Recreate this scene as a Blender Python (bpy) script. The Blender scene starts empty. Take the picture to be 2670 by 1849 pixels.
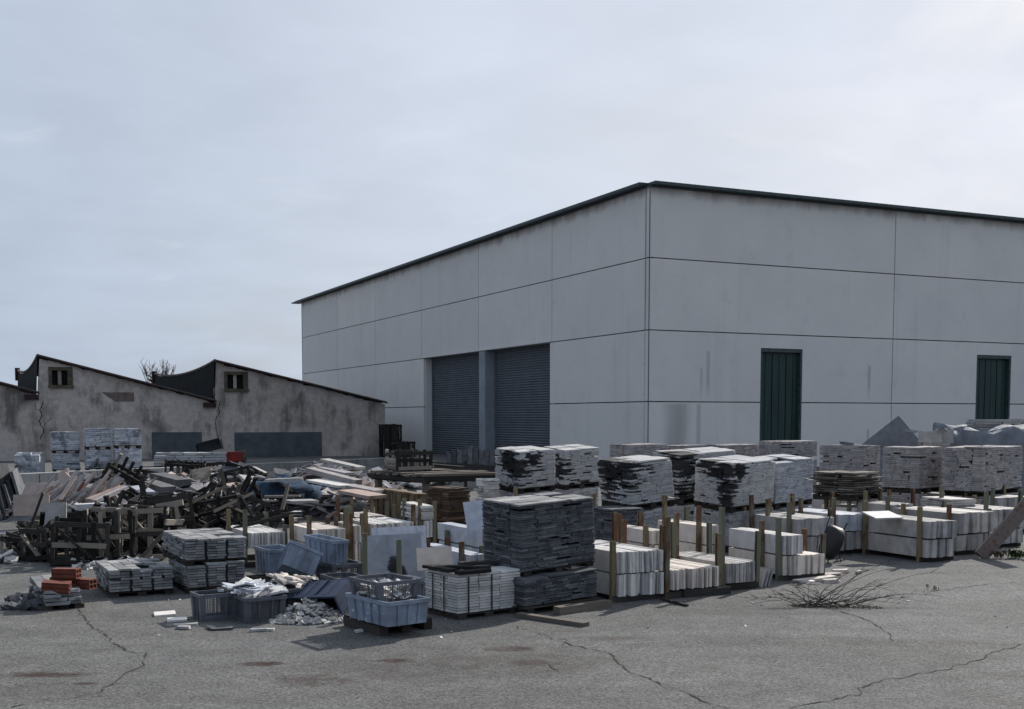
import bpy, math, random
from mathutils import Vector, Matrix, Euler, noise as mnoise
R = math.radians
random.seed(11)
scene = bpy.context.scene
col = scene.collection

# ------------------------------------------------------------------ camera
CH = 1.8
cam_d = bpy.data.cameras.new('camera'); cam = bpy.data.objects.new('camera', cam_d); col.objects.link(cam)
cam.location = (0, 0, CH); cam.rotation_euler = (math.pi / 2 - 0.0743, 0, 0)
cam_d.sensor_width = 36; cam_d.lens = 3048 / 2670 * 36; cam_d.shift_y = 392 / 2670
cam_d.clip_end = 3000; cam_d.clip_start = 0.1
scene.camera = cam
# ------------------------------------------------------------------ sky
SUN_EL, SUN_AZ = R(33), R(36)          # azimuth measured from +Y towards +X
w = bpy.data.worlds.new('World'); scene.world = w; w.use_nodes = True
nt = w.node_tree; nt.nodes.clear()
def nn(t, k, **kw):
    n = t.nodes.new(k)
    for a, b in kw.items(): setattr(n, a, b)
    return n
sky = nn(nt, 'ShaderNodeTexSky', sky_type='NISHITA', sun_disc=False)
sky.sun_elevation = SUN_EL; sky.sun_rotation = SUN_AZ; sky.dust_density = 3.0; sky.air_density = 1.0
bg1 = nn(nt, 'ShaderNodeBackground'); bg1.inputs[1].default_value = 0.07
bg2 = nn(nt, 'ShaderNodeBackground'); bg2.inputs[1].default_value = 1.0
tc = nn(nt, 'ShaderNodeTexCoord'); sp = nn(nt, 'ShaderNodeSeparateXYZ')
add = nn(nt, 'ShaderNodeMath', operation='ADD'); add.inputs[1].default_value = 0.22
mx = nn(nt, 'ShaderNodeMath', operation='MAXIMUM'); mx.inputs[1].default_value = 0.05
dx = nn(nt, 'ShaderNodeMath', operation='DIVIDE'); dy = nn(nt, 'ShaderNodeMath', operation='DIVIDE')
cb = nn(nt, 'ShaderNodeCombineXYZ')
L = nt.links.new
L(tc.outputs['Generated'], sp.inputs[0]); L(sp.outputs[2], add.inputs[0]); L(add.outputs[0], mx.inputs[0])
L(sp.outputs[0], dx.inputs[0]); L(mx.outputs[0], dx.inputs[1]); L(sp.outputs[1], dy.inputs[0]); L(mx.outputs[0], dy.inputs[1])
L(dx.outputs[0], cb.inputs[0]); L(dy.outputs[0], cb.inputs[1])
mp = nn(nt, 'ShaderNodeMapping'); mp.inputs['Scale'].default_value = (1.0, 1.15, 1); mp.inputs['Rotation'].default_value = (0, 0, R(-24))
L(cb.outputs[0], mp.inputs[0])
n1 = nn(nt, 'ShaderNodeTexNoise'); n1.inputs['Scale'].default_value = 1.7; n1.inputs['Detail'].default_value = 9; n1.inputs['Roughness'].default_value = .55; n1.inputs['Distortion'].default_value = .5
L(mp.outputs[0], n1.inputs['Vector'])
r1 = nn(nt, 'ShaderNodeMapRange'); r1.inputs['From Min'].default_value = .3; r1.inputs['From Max'].default_value = .7
r1.inputs['To Min'].default_value = .74; r1.inputs['To Max'].default_value = 1.0
L(n1.outputs['Fac'], r1.inputs['Value'])
n2 = nn(nt, 'ShaderNodeTexNoise'); n2.inputs['Scale'].default_value = 3.1; n2.inputs['Detail'].default_value = 8
L(mp.outputs[0], n2.inputs['Vector'])
# thin veil of high cloud: scatters most light forward, so it is palest round the sun and bluer away from it
dp = nn(nt, 'ShaderNodeVectorMath', operation='DOT_PRODUCT'); L(tc.outputs['Generated'], dp.inputs[0])
dp.inputs[1].default_value = (math.sin(SUN_AZ) * math.cos(SUN_EL), math.cos(SUN_AZ) * math.cos(SUN_EL), math.sin(SUN_EL))
dm = nn(nt, 'ShaderNodeMapRange', interpolation_type='SMOOTHSTEP'); dm.inputs['From Min'].default_value = .30; dm.inputs['From Max'].default_value = .92; L(dp.outputs['Value'], dm.inputs['Value'])
vc = nn(nt, 'ShaderNodeMix', data_type='RGBA'); vc.inputs['A'].default_value = (.42, .505, .635, 1); vc.inputs['B'].default_value = (.63, .685, .79, 1); L(dm.outputs[0], vc.inputs['Factor'])
mo = nn(nt, 'ShaderNodeMapRange'); mo.inputs['From Min'].default_value = .3; mo.inputs['From Max'].default_value = .7; mo.inputs['To Min'].default_value = .95; mo.inputs['To Max'].default_value = 1.05; L(n2.outputs['Fac'], mo.inputs['Value'])
cr = nn(nt, 'ShaderNodeMix', data_type='RGBA', blend_type='MULTIPLY'); cr.inputs['Factor'].default_value = 1.0; L(vc.outputs['Result'], cr.inputs['A']); L(mo.outputs[0], cr.inputs['B'])
n3 = nn(nt, 'ShaderNodeTexNoise'); n3.inputs['Scale'].default_value = 4.6; n3.inputs['Detail'].default_value = 10; n3.inputs['Distortion'].default_value = .8
L(mp.outputs[0], n3.inputs['Vector'])
r3 = nn(nt, 'ShaderNodeMapRange'); r3.inputs['From Min'].default_value = .62; r3.inputs['From Max'].default_value = .78; r3.inputs['To Max'].default_value = .22
L(n3.outputs['Fac'], r3.inputs['Value'])
wi = nn(nt, 'ShaderNodeMix', data_type='RGBA'); wi.inputs['B'].default_value = (.86, .87, .90, 1); L(r3.outputs[0], wi.inputs['Factor']); L(cr.outputs['Result'], wi.inputs['A'])
L(wi.outputs['Result'], bg2.inputs[0])
L(sky.outputs[0], bg1.inputs[0])
ms = nn(nt, 'ShaderNodeMixShader'); L(r1.outputs[0], ms.inputs[0]); L(bg1.outputs[0], ms.inputs[1]); L(bg2.outputs[0], ms.inputs[2])
wo = nn(nt, 'ShaderNodeOutputWorld'); L(ms.outputs[0], wo.inputs[0])
# ------------------------------------------------------------------ sun (veiled by thin cloud)
sd = bpy.data.lights.new('sun', 'SUN'); sd.energy = 5.0; sd.angle = R(0.7); sd.color = (1.0, .95, .88)
so = bpy.data.objects.new('sun', sd); col.objects.link(so)
sdir = Vector((math.sin(SUN_AZ) * math.cos(SUN_EL), math.cos(SUN_AZ) * math.cos(SUN_EL), math.sin(SUN_EL)))
so.rotation_euler = sdir.to_track_quat('Z', 'Y').to_euler(); so.location = (20, 30, 40)
scene.view_settings.view_transform = 'Standard'; scene.view_settings.look = 'None'
scene.view_settings.exposure = 0.13; scene.view_settings.gamma = 1
scene.cycles.max_bounces = 6; scene.cycles.diffuse_bounces = 2

# ------------------------------------------------------------------ survey of the yard: picture point -> place
FO, CX, CY, PT = 3048., 1335., 1316.4, -.0743
PC, PS = math.cos(PT), math.sin(PT)
def U(u, v, Y):                       # point at distance Y
    a = (u - CX) / FO; b = -(v - CY) / FO; d = Y / (PC - b * PS)
    return Vector((a * d, Y, CH + d * (PS + b * PC)))
def G(u, v, z=0.):                    # point on level z
    a = (u - CX) / FO; b = -(v - CY) / FO; d = (z - CH) / (PS + b * PC)
    return Vector((a * d, d * (PC - b * PS), z))
def along(F, e, u):
    k = (u - CX) / FO
    return (k * (F[1] * PC + (F[2] - CH) * PS) - F[0]) / (e[0] - k * PC * e[1])
def axes(psi):
    q = R(psi); e1 = Vector((math.sin(q), math.cos(q), 0)); return e1, Vector((-e1.y, e1.x, 0))
class Box: pass
def BOX(uF, vb, uL, uR, vt, psi, Y=None, w=None, d=None):
    F = G(uF, vb) if Y is None else U(uF, vb, Y)
    e1, e2 = axes(psi); b = Box()
    b.w = along(F, e1, uR) if w is None else w
    b.d = along(F, e2, uL) if d is None else d
    b.z0 = F.z; b.z1 = U(uF, vt, F.y).z; b.h = b.z1 - b.z0
    b.c = F + e1 * b.w / 2 + e2 * b.d / 2; b.rot = R(90 - psi); b.F = F; b.psi = psi; b.Y = F.y
    return b

# ------------------------------------------------------------------ mesh helpers
def mesh(name, vs, fs, mat=None, smooth=False):
    m = bpy.data.meshes.new(name); m.from_pydata([tuple(v) for v in vs], [], fs); m.update()
    if mat: m.materials.append(mat)
    if smooth:
        for p in m.polygons: p.use_smooth = True
    return m
def link(name, data, parent=None, loc=(0, 0, 0), rot=(0, 0, 0), scale=(1, 1, 1)):
    o = bpy.data.objects.new(name, data); col.objects.link(o)
    o.location = loc; o.rotation_euler = rot; o.scale = scale
    if parent: o.parent = parent
    return o
def tag(o, label=None, cat=None, group=None, kind=None):
    if label: o['label'] = label; o['kind'] = 'thing'
    if cat: o['category'] = cat
    if group: o['group'] = group
    if kind: o['kind'] = kind
    return o
def thing(name, label, cat, loc=(0, 0, 0), rz=0, group=None, rot=None):
    return tag(link(name, None, None, loc, rot or (0, 0, rz)), label, cat, group)
class MB:
    def __init__(s): s.v = []; s.f = []
    def box(s, c, size, rot=None, taper=1.0):
        hx, hy, hz = size[0] / 2, size[1] / 2, size[2] / 2; n = len(s.v)
        m = rot if rot is not None else Matrix.Identity(3)
        for z, t in ((-hz, taper), (hz, 1)):
            for x, y in ((-hx, -hy), (hx, -hy), (hx, hy), (-hx, hy)):
                s.v.append(Vector(c) + m @ Vector((x * t, y * t, z)))
        s.f += [(n, n + 3, n + 2, n + 1), (n + 4, n + 5, n + 6, n + 7), (n, n + 1, n + 5, n + 4), (n + 1, n + 2, n + 6, n + 5), (n + 2, n + 3, n + 7, n + 6), (n + 3, n, n + 4, n + 7)]
        return s
    def bar(s, a, b, wd, th, up=(0, 0, 1)):
        a = Vector(a); b = Vector(b); x = (b - a).normalized(); u = Vector(up)
        y = u.cross(x); y = y.normalized() if y.length > 1e-4 else Vector((0, 1, 0)); z = x.cross(y)
        return s.box((a + b) / 2, ((b - a).length, wd, th), Matrix((x, y, z)).transposed())
    def tube(s, pts, rad, n=5):
        base = len(s.v); k = len(pts)
        for i, p in enumerate(pts):
            t = (Vector(pts[min(i + 1, k - 1)]) - Vector(pts[max(i - 1, 0)])).normalized()
            a = t.orthogonal().normalized(); b = t.cross(a); r = rad[i] if isinstance(rad, (list, tuple)) else rad
            for j in range(n):
                q = 2 * math.pi * j / n; s.v.append(Vector(p) + (a * math.cos(q) + b * math.sin(q)) * r)
        for i in range(k - 1):
            for j in range(n):
                s.f.append((base + i * n + j, base + i * n + (j + 1) % n, base + (i + 1) * n + (j + 1) % n, base + (i + 1) * n + j))
        s.f.append(tuple(base + j for j in range(n))[::-1]); s.f.append(tuple(base + (k - 1) * n + j for j in range(n)))
        return s
    def prism(s, poly, z0, z1):        # poly in xy
        n = len(s.v); k = len(poly)
        for z in (z0, z1):
            for p in poly: s.v.append(Vector((p[0], p[1], z)))
        s.f += [tuple(range(n, n + k))[::-1], tuple(range(n + k, n + 2 * k))]
        for i in range(k): s.f.append((n + i, n + (i + 1) % k, n + k + (i + 1) % k, n + k + i))
        return s
    def build(s, name, mat, parent=None, loc=(0, 0, 0), rot=(0, 0, 0), smooth=False):
        return link(name, mesh(name, s.v, s.f, mat, smooth), parent, loc, rot)
# shared unit pieces ---------------------------------------------------------
_unit = {}
def unit(kind, i, mat):
    key = (kind, i, mat.name)
    if key in _unit: return _unit[key]
    rn = random.Random(len(kind) * 97 + i * 13 + ord(kind[0]))
    vs, fs = [], []
    if kind == 'sawn':                 # crisp sawn slab, tiny worn edges
        a = .5; t = .012
        for z, q in ((-.5, .0), (.5, .0)):
            for sx, sy in ((-1, -1), (1, -1), (1, 1), (-1, 1)):
                vs.append((sx * (a - rn.random() * t), sy * (a - rn.random() * t), z * (1 - rn.random() * .02)))
        fs = [(0, 3, 2, 1), (4, 5, 6, 7), (0, 1, 5, 4), (1, 2, 6, 5), (2, 3, 7, 6), (3, 0, 4, 7)]
    elif kind == 'board':
        j = .03
        for x in (-.5, 0., .5):
            dy = rn.uniform(-j, j); dz = rn.uniform(-j, j) * 2
            for y, z in ((-.5, -.5), (.5, -.5), (.5, .5), (-.5, .5)):
                vs.append((x + (rn.uniform(-.012, .012) if x else 0), y + dy + rn.uniform(-j, j), z + dz + rn.uniform(-j, j)))
        fs = [(0, 3, 2, 1), (8, 9, 10, 11)]
        for b in (0, 4):
            for k in range(4): fs.append((b + k, b + (k + 1) % 4, b + 4 + (k + 1) % 4, b + 4 + k))
    else:                              # 'split': rough broken flag
        j = .022 if kind == 'split' else .12
        out = []
        for sx, sy in ((-1, -1), (1, -1), (1, 1), (-1, 1)):
            ca = rn.uniform(.015, .07); cb_ = rn.uniform(.015, .07)
            p1 = (sx * .5, sy * (.5 - ca)); p2 = (sx * (.5 - cb_), sy * .5)
            out += [p1, p2] if sx * sy < 0 else [p2, p1]
        # order around
        out.sort(key=lambda p: math.atan2(p[1], p[0]))
        for z in (-.5, .5):
            for p in out: vs.append((p[0] + rn.uniform(-j, j), p[1] + rn.uniform(-j, j), z + rn.uniform(-.1, .1)))
        k = len(out); fs = [tuple(range(k))[::-1], tuple(range(k, 2 * k))]
        for i2 in range(k): fs.append((i2, (i2 + 1) % k, k + (i2 + 1) % k, k + i2))
    m = mesh(kind, vs, fs, mat); _unit[key] = m
    return m
def piece(name, kind, mat, parent, loc, size, rot=(0, 0, 0)):
    return link(name, unit(kind, random.randrange(7), mat), parent, loc, rot, size)
def beam(name, a, b, wd, th, mat, parent, up=(0, 0, 1), kind='board'):
    a = Vector(a); b = Vector(b); x = (b - a).normalized(); u = Vector(up)
    y = u.cross(x); y = y.normalized() if y.length > 1e-3 else Vector((0, 1, 0)).cross(x).normalized(); z = x.cross(y)
    return piece(name, kind, mat, parent, (a + b) / 2, ((b - a).length, wd, th), Matrix((x, y, z)).transposed().to_euler())

# ------------------------------------------------------------------ materials
def newmat(name):
    m = bpy.data.materials.new(name); m.use_nodes = True; t = m.node_tree
    return m, t, t.nodes['Principled BSDF']
def math_(t, op, a, b=None, clamp=False):
    n = nn(t, 'ShaderNodeMath', operation=op, use_clamp=clamp)
    for i, v in enumerate((a, b)):
        if v is None: continue
        if isinstance(v, (int, float)): n.inputs[i].default_value = v
        else: t.links.new(v, n.inputs[i])
    return n.outputs[0]
def mixc(t, fac, a, b, mode='MIX'):
    n = nn(t, 'ShaderNodeMix', data_type='RGBA', blend_type=mode)
    for k, v in (('Factor', fac), ('A', a), ('B', b)):
        if isinstance(v, (int, float)): n.inputs[k].default_value = v
        elif isinstance(v, (tuple, list)): n.inputs[k].default_value = tuple(v) + (1,) if len(v) == 3 else v
        else: t.links.new(v, n.inputs[k])
    return n.outputs['Result']
def noi(t, vec, scale, detail=5, rough=.55, dist=0, stretch=None):
    n = nn(t, 'ShaderNodeTexNoise'); n.inputs['Scale'].default_value = scale; n.inputs['Detail'].default_value = detail
    n.inputs['Roughness'].default_value = rough; n.inputs['Distortion'].default_value = dist
    if stretch:
        mpn = nn(t, 'ShaderNodeMapping'); mpn.inputs['Scale'].default_value = stretch
        t.links.new(vec, mpn.inputs[0]); vec = mpn.outputs[0]
    t.links.new(vec, n.inputs['Vector']); return n.outputs['Fac']
def ramp(t, v, lo, hi, a=0., b=1.):
    n = nn(t, 'ShaderNodeMapRange'); n.inputs['From Min'].default_value = lo; n.inputs['From Max'].default_value = hi
    n.inputs['To Min'].default_value = a; n.inputs['To Max'].default_value = b; t.links.new(v, n.inputs['Value']); return n.outputs[0]
def bump(t, b, h, dist, strength=.6):
    n = nn(t, 'ShaderNodeBump'); n.inputs['Distance'].default_value = dist; n.inputs['Strength'].default_value = strength
    t.links.new(h, n.inputs['Height']); t.links.new(n.outputs[0], b.inputs['Normal'])
def stone(name, c1, c2, var=.35, stain=.25, blobs=(), stain_col=(.02, .02, .022), stain_scale=2.2, vein=0., rough=.85, grain=.35, bd=.006, sstretch=(1, 1, 1)):
    m, t, b = newmat(name)
    pos = nn(t, 'ShaderNodeNewGeometry').outputs['Position']; rnd = nn(t, 'ShaderNodeObjectInfo').outputs['Random']
    c = mixc(t, rnd, c1, c2)
    g = noi(t, pos, 9, 6); c = mixc(t, 1.0, c, mixc(t, ramp(t, g, .25, .75), (1 - grain,) * 3, (1 + grain * .6,) * 3), 'MULTIPLY')
    wn = nn(t, 'ShaderNodeTexWhiteNoise', noise_dimensions='1D'); t.links.new(rnd, wn.inputs['W'])
    c = mixc(t, 1.0, c, mixc(t, wn.outputs['Value'], (1 - var,) * 3, (1 + var * .5,) * 3), 'MULTIPLY')
    if vein:
        vv = noi(t, pos, 3.0, 6, .6, 2.5, (1, 1, .35)); c = mixc(t, math_(t, 'MULTIPLY', ramp(t, vv, .52, .7), vein), c, (.2, .21, .24))
    if stain:
        s1 = noi(t, pos, stain_scale, 7, .62, .3, sstretch); th = .72 - stain * .5
        s = ramp(t, s1, th, th + .1)
        s2 = noi(t, pos, 26, 4); s = math_(t, 'MULTIPLY', s, ramp(t, s2, .3, .55), True)
        c = mixc(t, math_(t, 'MULTIPLY', s, .92), c, stain_col)
    for (p, r) in blobs:                     # black growth with a place of its own on the stacks
        vd = nn(t, 'ShaderNodeVectorMath', operation='DISTANCE'); t.links.new(pos, vd.inputs[0]); vd.inputs[1].default_value = p
        f = math_(t, 'ADD', math_(t, 'MULTIPLY', vd.outputs['Value'], 1 / r), math_(t, 'ADD', math_(t, 'MULTIPLY', math_(t, 'SUBTRACT', noi(t, pos, 5, 8, .75, 0, (.5, .5, 1.6)), .5), 3.2), math_(t, 'MULTIPLY', math_(t, 'SUBTRACT', wn.outputs['Value'], .5), .9)))
        c = mixc(t, math_(t, 'MULTIPLY', ramp(t, f, 1.15, .85), .96, True), c, (.012, .012, .013))
    t.links.new(c, b.inputs['Base Color']); b.inputs['Roughness'].default_value = rough; b.inputs['Specular IOR Level'].default_value = .25
    bump(t, b, noi(t, pos, 55, 6, .65), bd, .8)
    return m
def wood(name, c1, c2, rough=.9, pale=0.):
    m, t, b = newmat(name)
    tco = nn(t, 'ShaderNodeTexCoord').outputs['Object']; rnd = nn(t, 'ShaderNodeObjectInfo').outputs['Random']
    off = nn(t, 'ShaderNodeVectorMath', operation='ADD'); t.links.new(tco, off.inputs[0])
    cv = nn(t, 'ShaderNodeCombineXYZ'); t.links.new(math_(t, 'MULTIPLY', rnd, 37.), cv.inputs[0]); t.links.new(math_(t, 'MULTIPLY', rnd, 11.), cv.inputs[1]); t.links.new(cv.outputs[0], off.inputs[1])
    v = off.outputs[0]
    g = noi(t, v, 3.2, 6, .6, .4, (1.2, 6, 6)); c = mixc(t, ramp(t, g, .3, .7), c1, c2)
    wn = nn(t, 'ShaderNodeTexWhiteNoise', noise_dimensions='1D'); t.links.new(rnd, wn.inputs['W'])
    c = mixc(t, 1.0, c, mixc(t, wn.outputs['Value'], (.45,) * 3, (1.5,) * 3), 'MULTIPLY')
    if pale: c = mixc(t, ramp(t, wn.outputs['Value'], 1 - pale, 1 - pale + .08), c, (.34, .30, .25))
    t.links.new(c, b.inputs['Base Color']); b.inputs['Roughness'].default_value = rough; b.inputs['Specular IOR Level'].default_value = .2
    bump(t, b, noi(t, v, 6, 4, .6, 0, (1, 9, 9)), .004, .7)
    return m
def plain(name, c, rough=.6, metallic=0., var=.15, scale=6., c2=None, stretch=None, lo=.35, hi=.65, bd=0.002, spec=.4, per=0.):
    m, t, b = newmat(name)
    pos = nn(t, 'ShaderNodeNewGeometry').outputs['Position']
    n = noi(t, pos, scale, 6, .6, 0, stretch)
    if c2 is None: c2 = tuple(x * (1 - var) for x in c); c = tuple(x * (1 + var * .5) for x in c)
    cc = mixc(t, ramp(t, n, lo, hi), c, c2)
    if per:
        rnd = nn(t, 'ShaderNodeObjectInfo').outputs['Random']
        cc = mixc(t, 1.0, cc, mixc(t, rnd, (1 - per,) * 3, (1 + per,) * 3), 'MULTIPLY')
    t.links.new(cc, b.inputs['Base Color']); b.inputs['Roughness'].default_value = rough; b.inputs['Metallic'].default_value = metallic
    b.inputs['Specular IOR Level'].default_value = spec
    if bd: bump(t, b, noi(t, pos, scale * 7, 5), bd, .5)
    return m

MAT = {}
MAT['slate'] = stone('dark_slate', (.075, .080, .090), (.145, .150, .162), .45, .12, (), (.015, .015, .018), 3, grain=.5)
BL = [(U(1320, 1195, 17.7), .24), (U(1345, 1225, 17.65), .24), (U(1380, 1190, 17.7), .16), (U(1595, 1228, 15.8), .30), (U(1632, 1232, 15.6), .24), (U(1775, 1225, 17.3), .3), (U(1790, 1280, 17.4), .25), (U(1845, 1208, 15.7), .2), (U(1885, 1222, 15.5), .22), (U(1893, 1275, 15.5), .16), (U(1930, 1220, 15.5), .12), (U(1890, 1310, 15.5), .12), (U(1460, 1220, 19.1), .17)]
MAT['grey'] = stone('grey_split_stone', (.385, .385, .395), (.43, .425, .42), .12, .2, BL, (.012, .012, .014), 2.6, grain=.22)
MAT['pale'] = stone('pale_split_stone', (.34, .355, .39), (.42, .425, .435), .18, .16, (), (.02, .02, .024), 2.4)
MAT['shedstack'] = stone('streaked_pale_stone', (.46, .48, .53), (.54, .55, .58), .2, .36, (), (.02, .02, .024), 1.6)
MAT['pink'] = stone('pink_grey_stone', (.31, .295, .30), (.38, .345, .335), .2, .1, (), (.03, .025, .025), 2.0)
MAT['paver'] = stone('grey_paver', (.22, .225, .235), (.32, .315, .31), .35, .22, (), (.03, .03, .03), 3.)
MAT['tile'] = stone('white_marble_tile', (.5, .485, .47), (.62, .60, .58), .25, .08, (), (.10, .085, .07), 3.2, grain=.25)
MAT['marble'] = stone('white_marble', (.52, .51, .515), (.70, .66, .605), .42, .1, (), (.12, .12, .12), 1.8, vein=.45, grain=.2, rough=.6, bd=.002)
MAT['cream'] = stone('cream_marble', (.56, .505, .455), (.68, .60, .54), .38, .1, (), (.15, .12, .1), 1.8, vein=.15, grain=.2, rough=.65, bd=.002)
MAT['dirty'] = stone('dirty_marble', (.33, .32, .315), (.49, .455, .425), .35, .24, (), (.08, .075, .07), 1.6, vein=.4, grain=.3, rough=.7, bd=.002, sstretch=(1, 1, .4))
MAT['rosy'] = stone('rosy_granite', (.40, .30, .26), (.46, .38, .34), .3, .05, (), (.05, .03, .03), 2.5, grain=.25)
MAT['bluish'] = stone('blue_grey_marble', (.44, .47, .54), (.55, .56, .60), .25, .1, (), (.12, .12, .14), 1.7, vein=.5, grain=.25, rough=.5, bd=.002)
MAT['scrap'] = stone('scrap_stone', (.20, .20, .22), (.5, .47, .46), .55, .2, (), (.03, .03, .03), 2.)
MAT['umber'] = stone('umber_flat_stone', (.11, .10, .085), (.2, .18, .155), .5, .25, (), (.02, .018, .015), 2.)
MAT['brown'] = stone('brown_rusty_stone', (.06, .04, .028), (.12, .075, .05), .45, .25, (), (.02, .015, .012), 2.)
MAT['chip'] = stone('white_chips', (.5, .49, .48), (.68, .66, .63), .3, .15, (), (.15, .14, .13), 9.)
MAT['wood'] = wood('weathered_wood', (.016, .015, .0145), (.05, .046, .042), pale=.07)
MAT['woodl'] = wood('grey_wood', (.20, .175, .15), (.33, .29, .245))
MAT['pallet'] = wood('dark_pallet_wood', (.025, .022, .02), (.06, .05, .045))
MAT['timber'] = wood('timber_decking', (.07, .062, .053), (.17, .145, .12))
MAT['redwood'] = plain('peeling_red_board', (.16, .13, .115), .9, 0, .2, 9, (.12, .055, .045), (2, 2, 2), .52, .7)
def post_mat(name, paint, amount):
    m, t, b = newmat(name); pos = nn(t, 'ShaderNodeNewGeometry').outputs['Position']; rnd = nn(t, 'ShaderNodeObjectInfo').outputs['Random']
    n = noi(t, pos, 7, 7, .65, .3, (1, 1, .45)); th = math_(t, 'SUBTRACT', math_(t, 'MULTIPLY', rnd, .22), amount)
    f = ramp(t, math_(t, 'ADD', n, th), .47, .56)
    rust = mixc(t, noi(t, pos, 40, 4), (.04, .02, .012), (.16, .075, .035))
    t.links.new(mixc(t, f, rust, paint), b.inputs['Base Color']); b.inputs['Roughness'].default_value = .8
    bump(t, b, n, .003, .5); return m
MAT['postg'] = post_mat('green_grey_painted_steel', (.125, .125, .088), .0)
MAT['postr'] = post_mat('rusty_steel', (.17, .135, .075), .07)
MAT['blue'] = plain('blue_plastic', (.215, .26, .335), .65, 0, .45, 4, spec=.4, bd=.0008)
MAT['blued'] = plain('dark_blue_plastic', (.03, .045, .085), .55, 0, .3, 5, bd=.0008)
MAT['greyp'] = plain('grey_plastic', (.10, .105, .125), .6, 0, .3, 6, bd=.0008)
MAT['black'] = plain('black_rubber', (.012, .012, .013), .6, 0, .3, 8)
MAT['strap'] = plain('black_strap', (.01, .01, .012), .5, 0, .2, 8, bd=0)
MAT['brick'] = plain('orange_brick', (.14, .042, .026), .9, 0, .3, 12, per=.15)
MAT['red'] = plain('red_paint', (.26, .02, .015), .6, 0, .3, 5)
MAT['ochre'] = plain('ochre_frame', (.10, .085, .06), .9, 0, .4, 4)
MAT['dark'] = plain('dark_interior', (.010, .011, .012), .9, 0, .2, 2, bd=0)
MAT['tarp'] = plain('blue_grey_plastic_sheet', (.16, .175, .205), .75, 0, .3, 3, bd=.004)
MAT['tarpb'] = plain('blue_tarpaulin', (.04, .065, .105), .9, 0, .5, 3, bd=.004, spec=.1)
MAT['shutter'] = plain('blue_grey_shutter', (.135, .15, .17), .5, .1, .15, 1.5, bd=0)
MAT['green'] = plain('green_door_paint', (.008, .034, .031), .5, 0, .35, 2.5, stretch=(3, 3, .3), bd=.001)
MAT['trim'] = plain('dark_green_trim', (.02, .04, .045), .5, 0, .4, 6, bd=0)
MAT['trimg'] = plain('weathered_green_trim', (.05, .075, .075), .6, 0, .5, 9, bd=0)
MAT['joint'] = plain('joint_sealant', (.11, .113, .122), .9, 0, .2, 3, bd=0)
MAT['roof'] = plain('fibre_cement_roof', (.13, .11, .10), .95, 0, .4, 2)
MAT['redtrim'] = plain('dark_red_fascia', (.035, .016, .016), .8, 0, .4, 5)
MAT['glazing'] = plain('grimy_glazing', (.015, .016, .017), .9, 0, .4, 1.2, spec=.1)
MAT['twig'] = plain('dry_twig', (.036, .029, .025), .9, 0, .4, 10, bd=0)
MAT['moss'] = plain('moss', (.05, .048, .024), .95, 0, .5, 20, c2=(.085, .065, .04))
MAT['leaf'] = plain('weed_leaf', (.045, .075, .02), .7, 0, .4, 12, bd=0)
MAT['crack'] = plain('crack_dirt', (.018, .017, .015), 1, 0, .4, 12, c2=(.04, .042, .018), lo=.5, hi=.62)
MAT['kerb'] = plain('old_concrete', (.25, .25, .24), .9, 0, .35, 1.6, bd=.004)
MAT['patch'] = plain('grey_render', (.085, .098, .108), .95, 0, .25, 2.0, bd=.004)
MAT['pinkpatch'] = plain('bare_brickwork', (.17, .13, .12), .95, 0, .3, 6, bd=.006)
MAT['white'] = plain('white_paint', (.7, .7, .69), .7, 0, .1, 5, bd=0)

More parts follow.
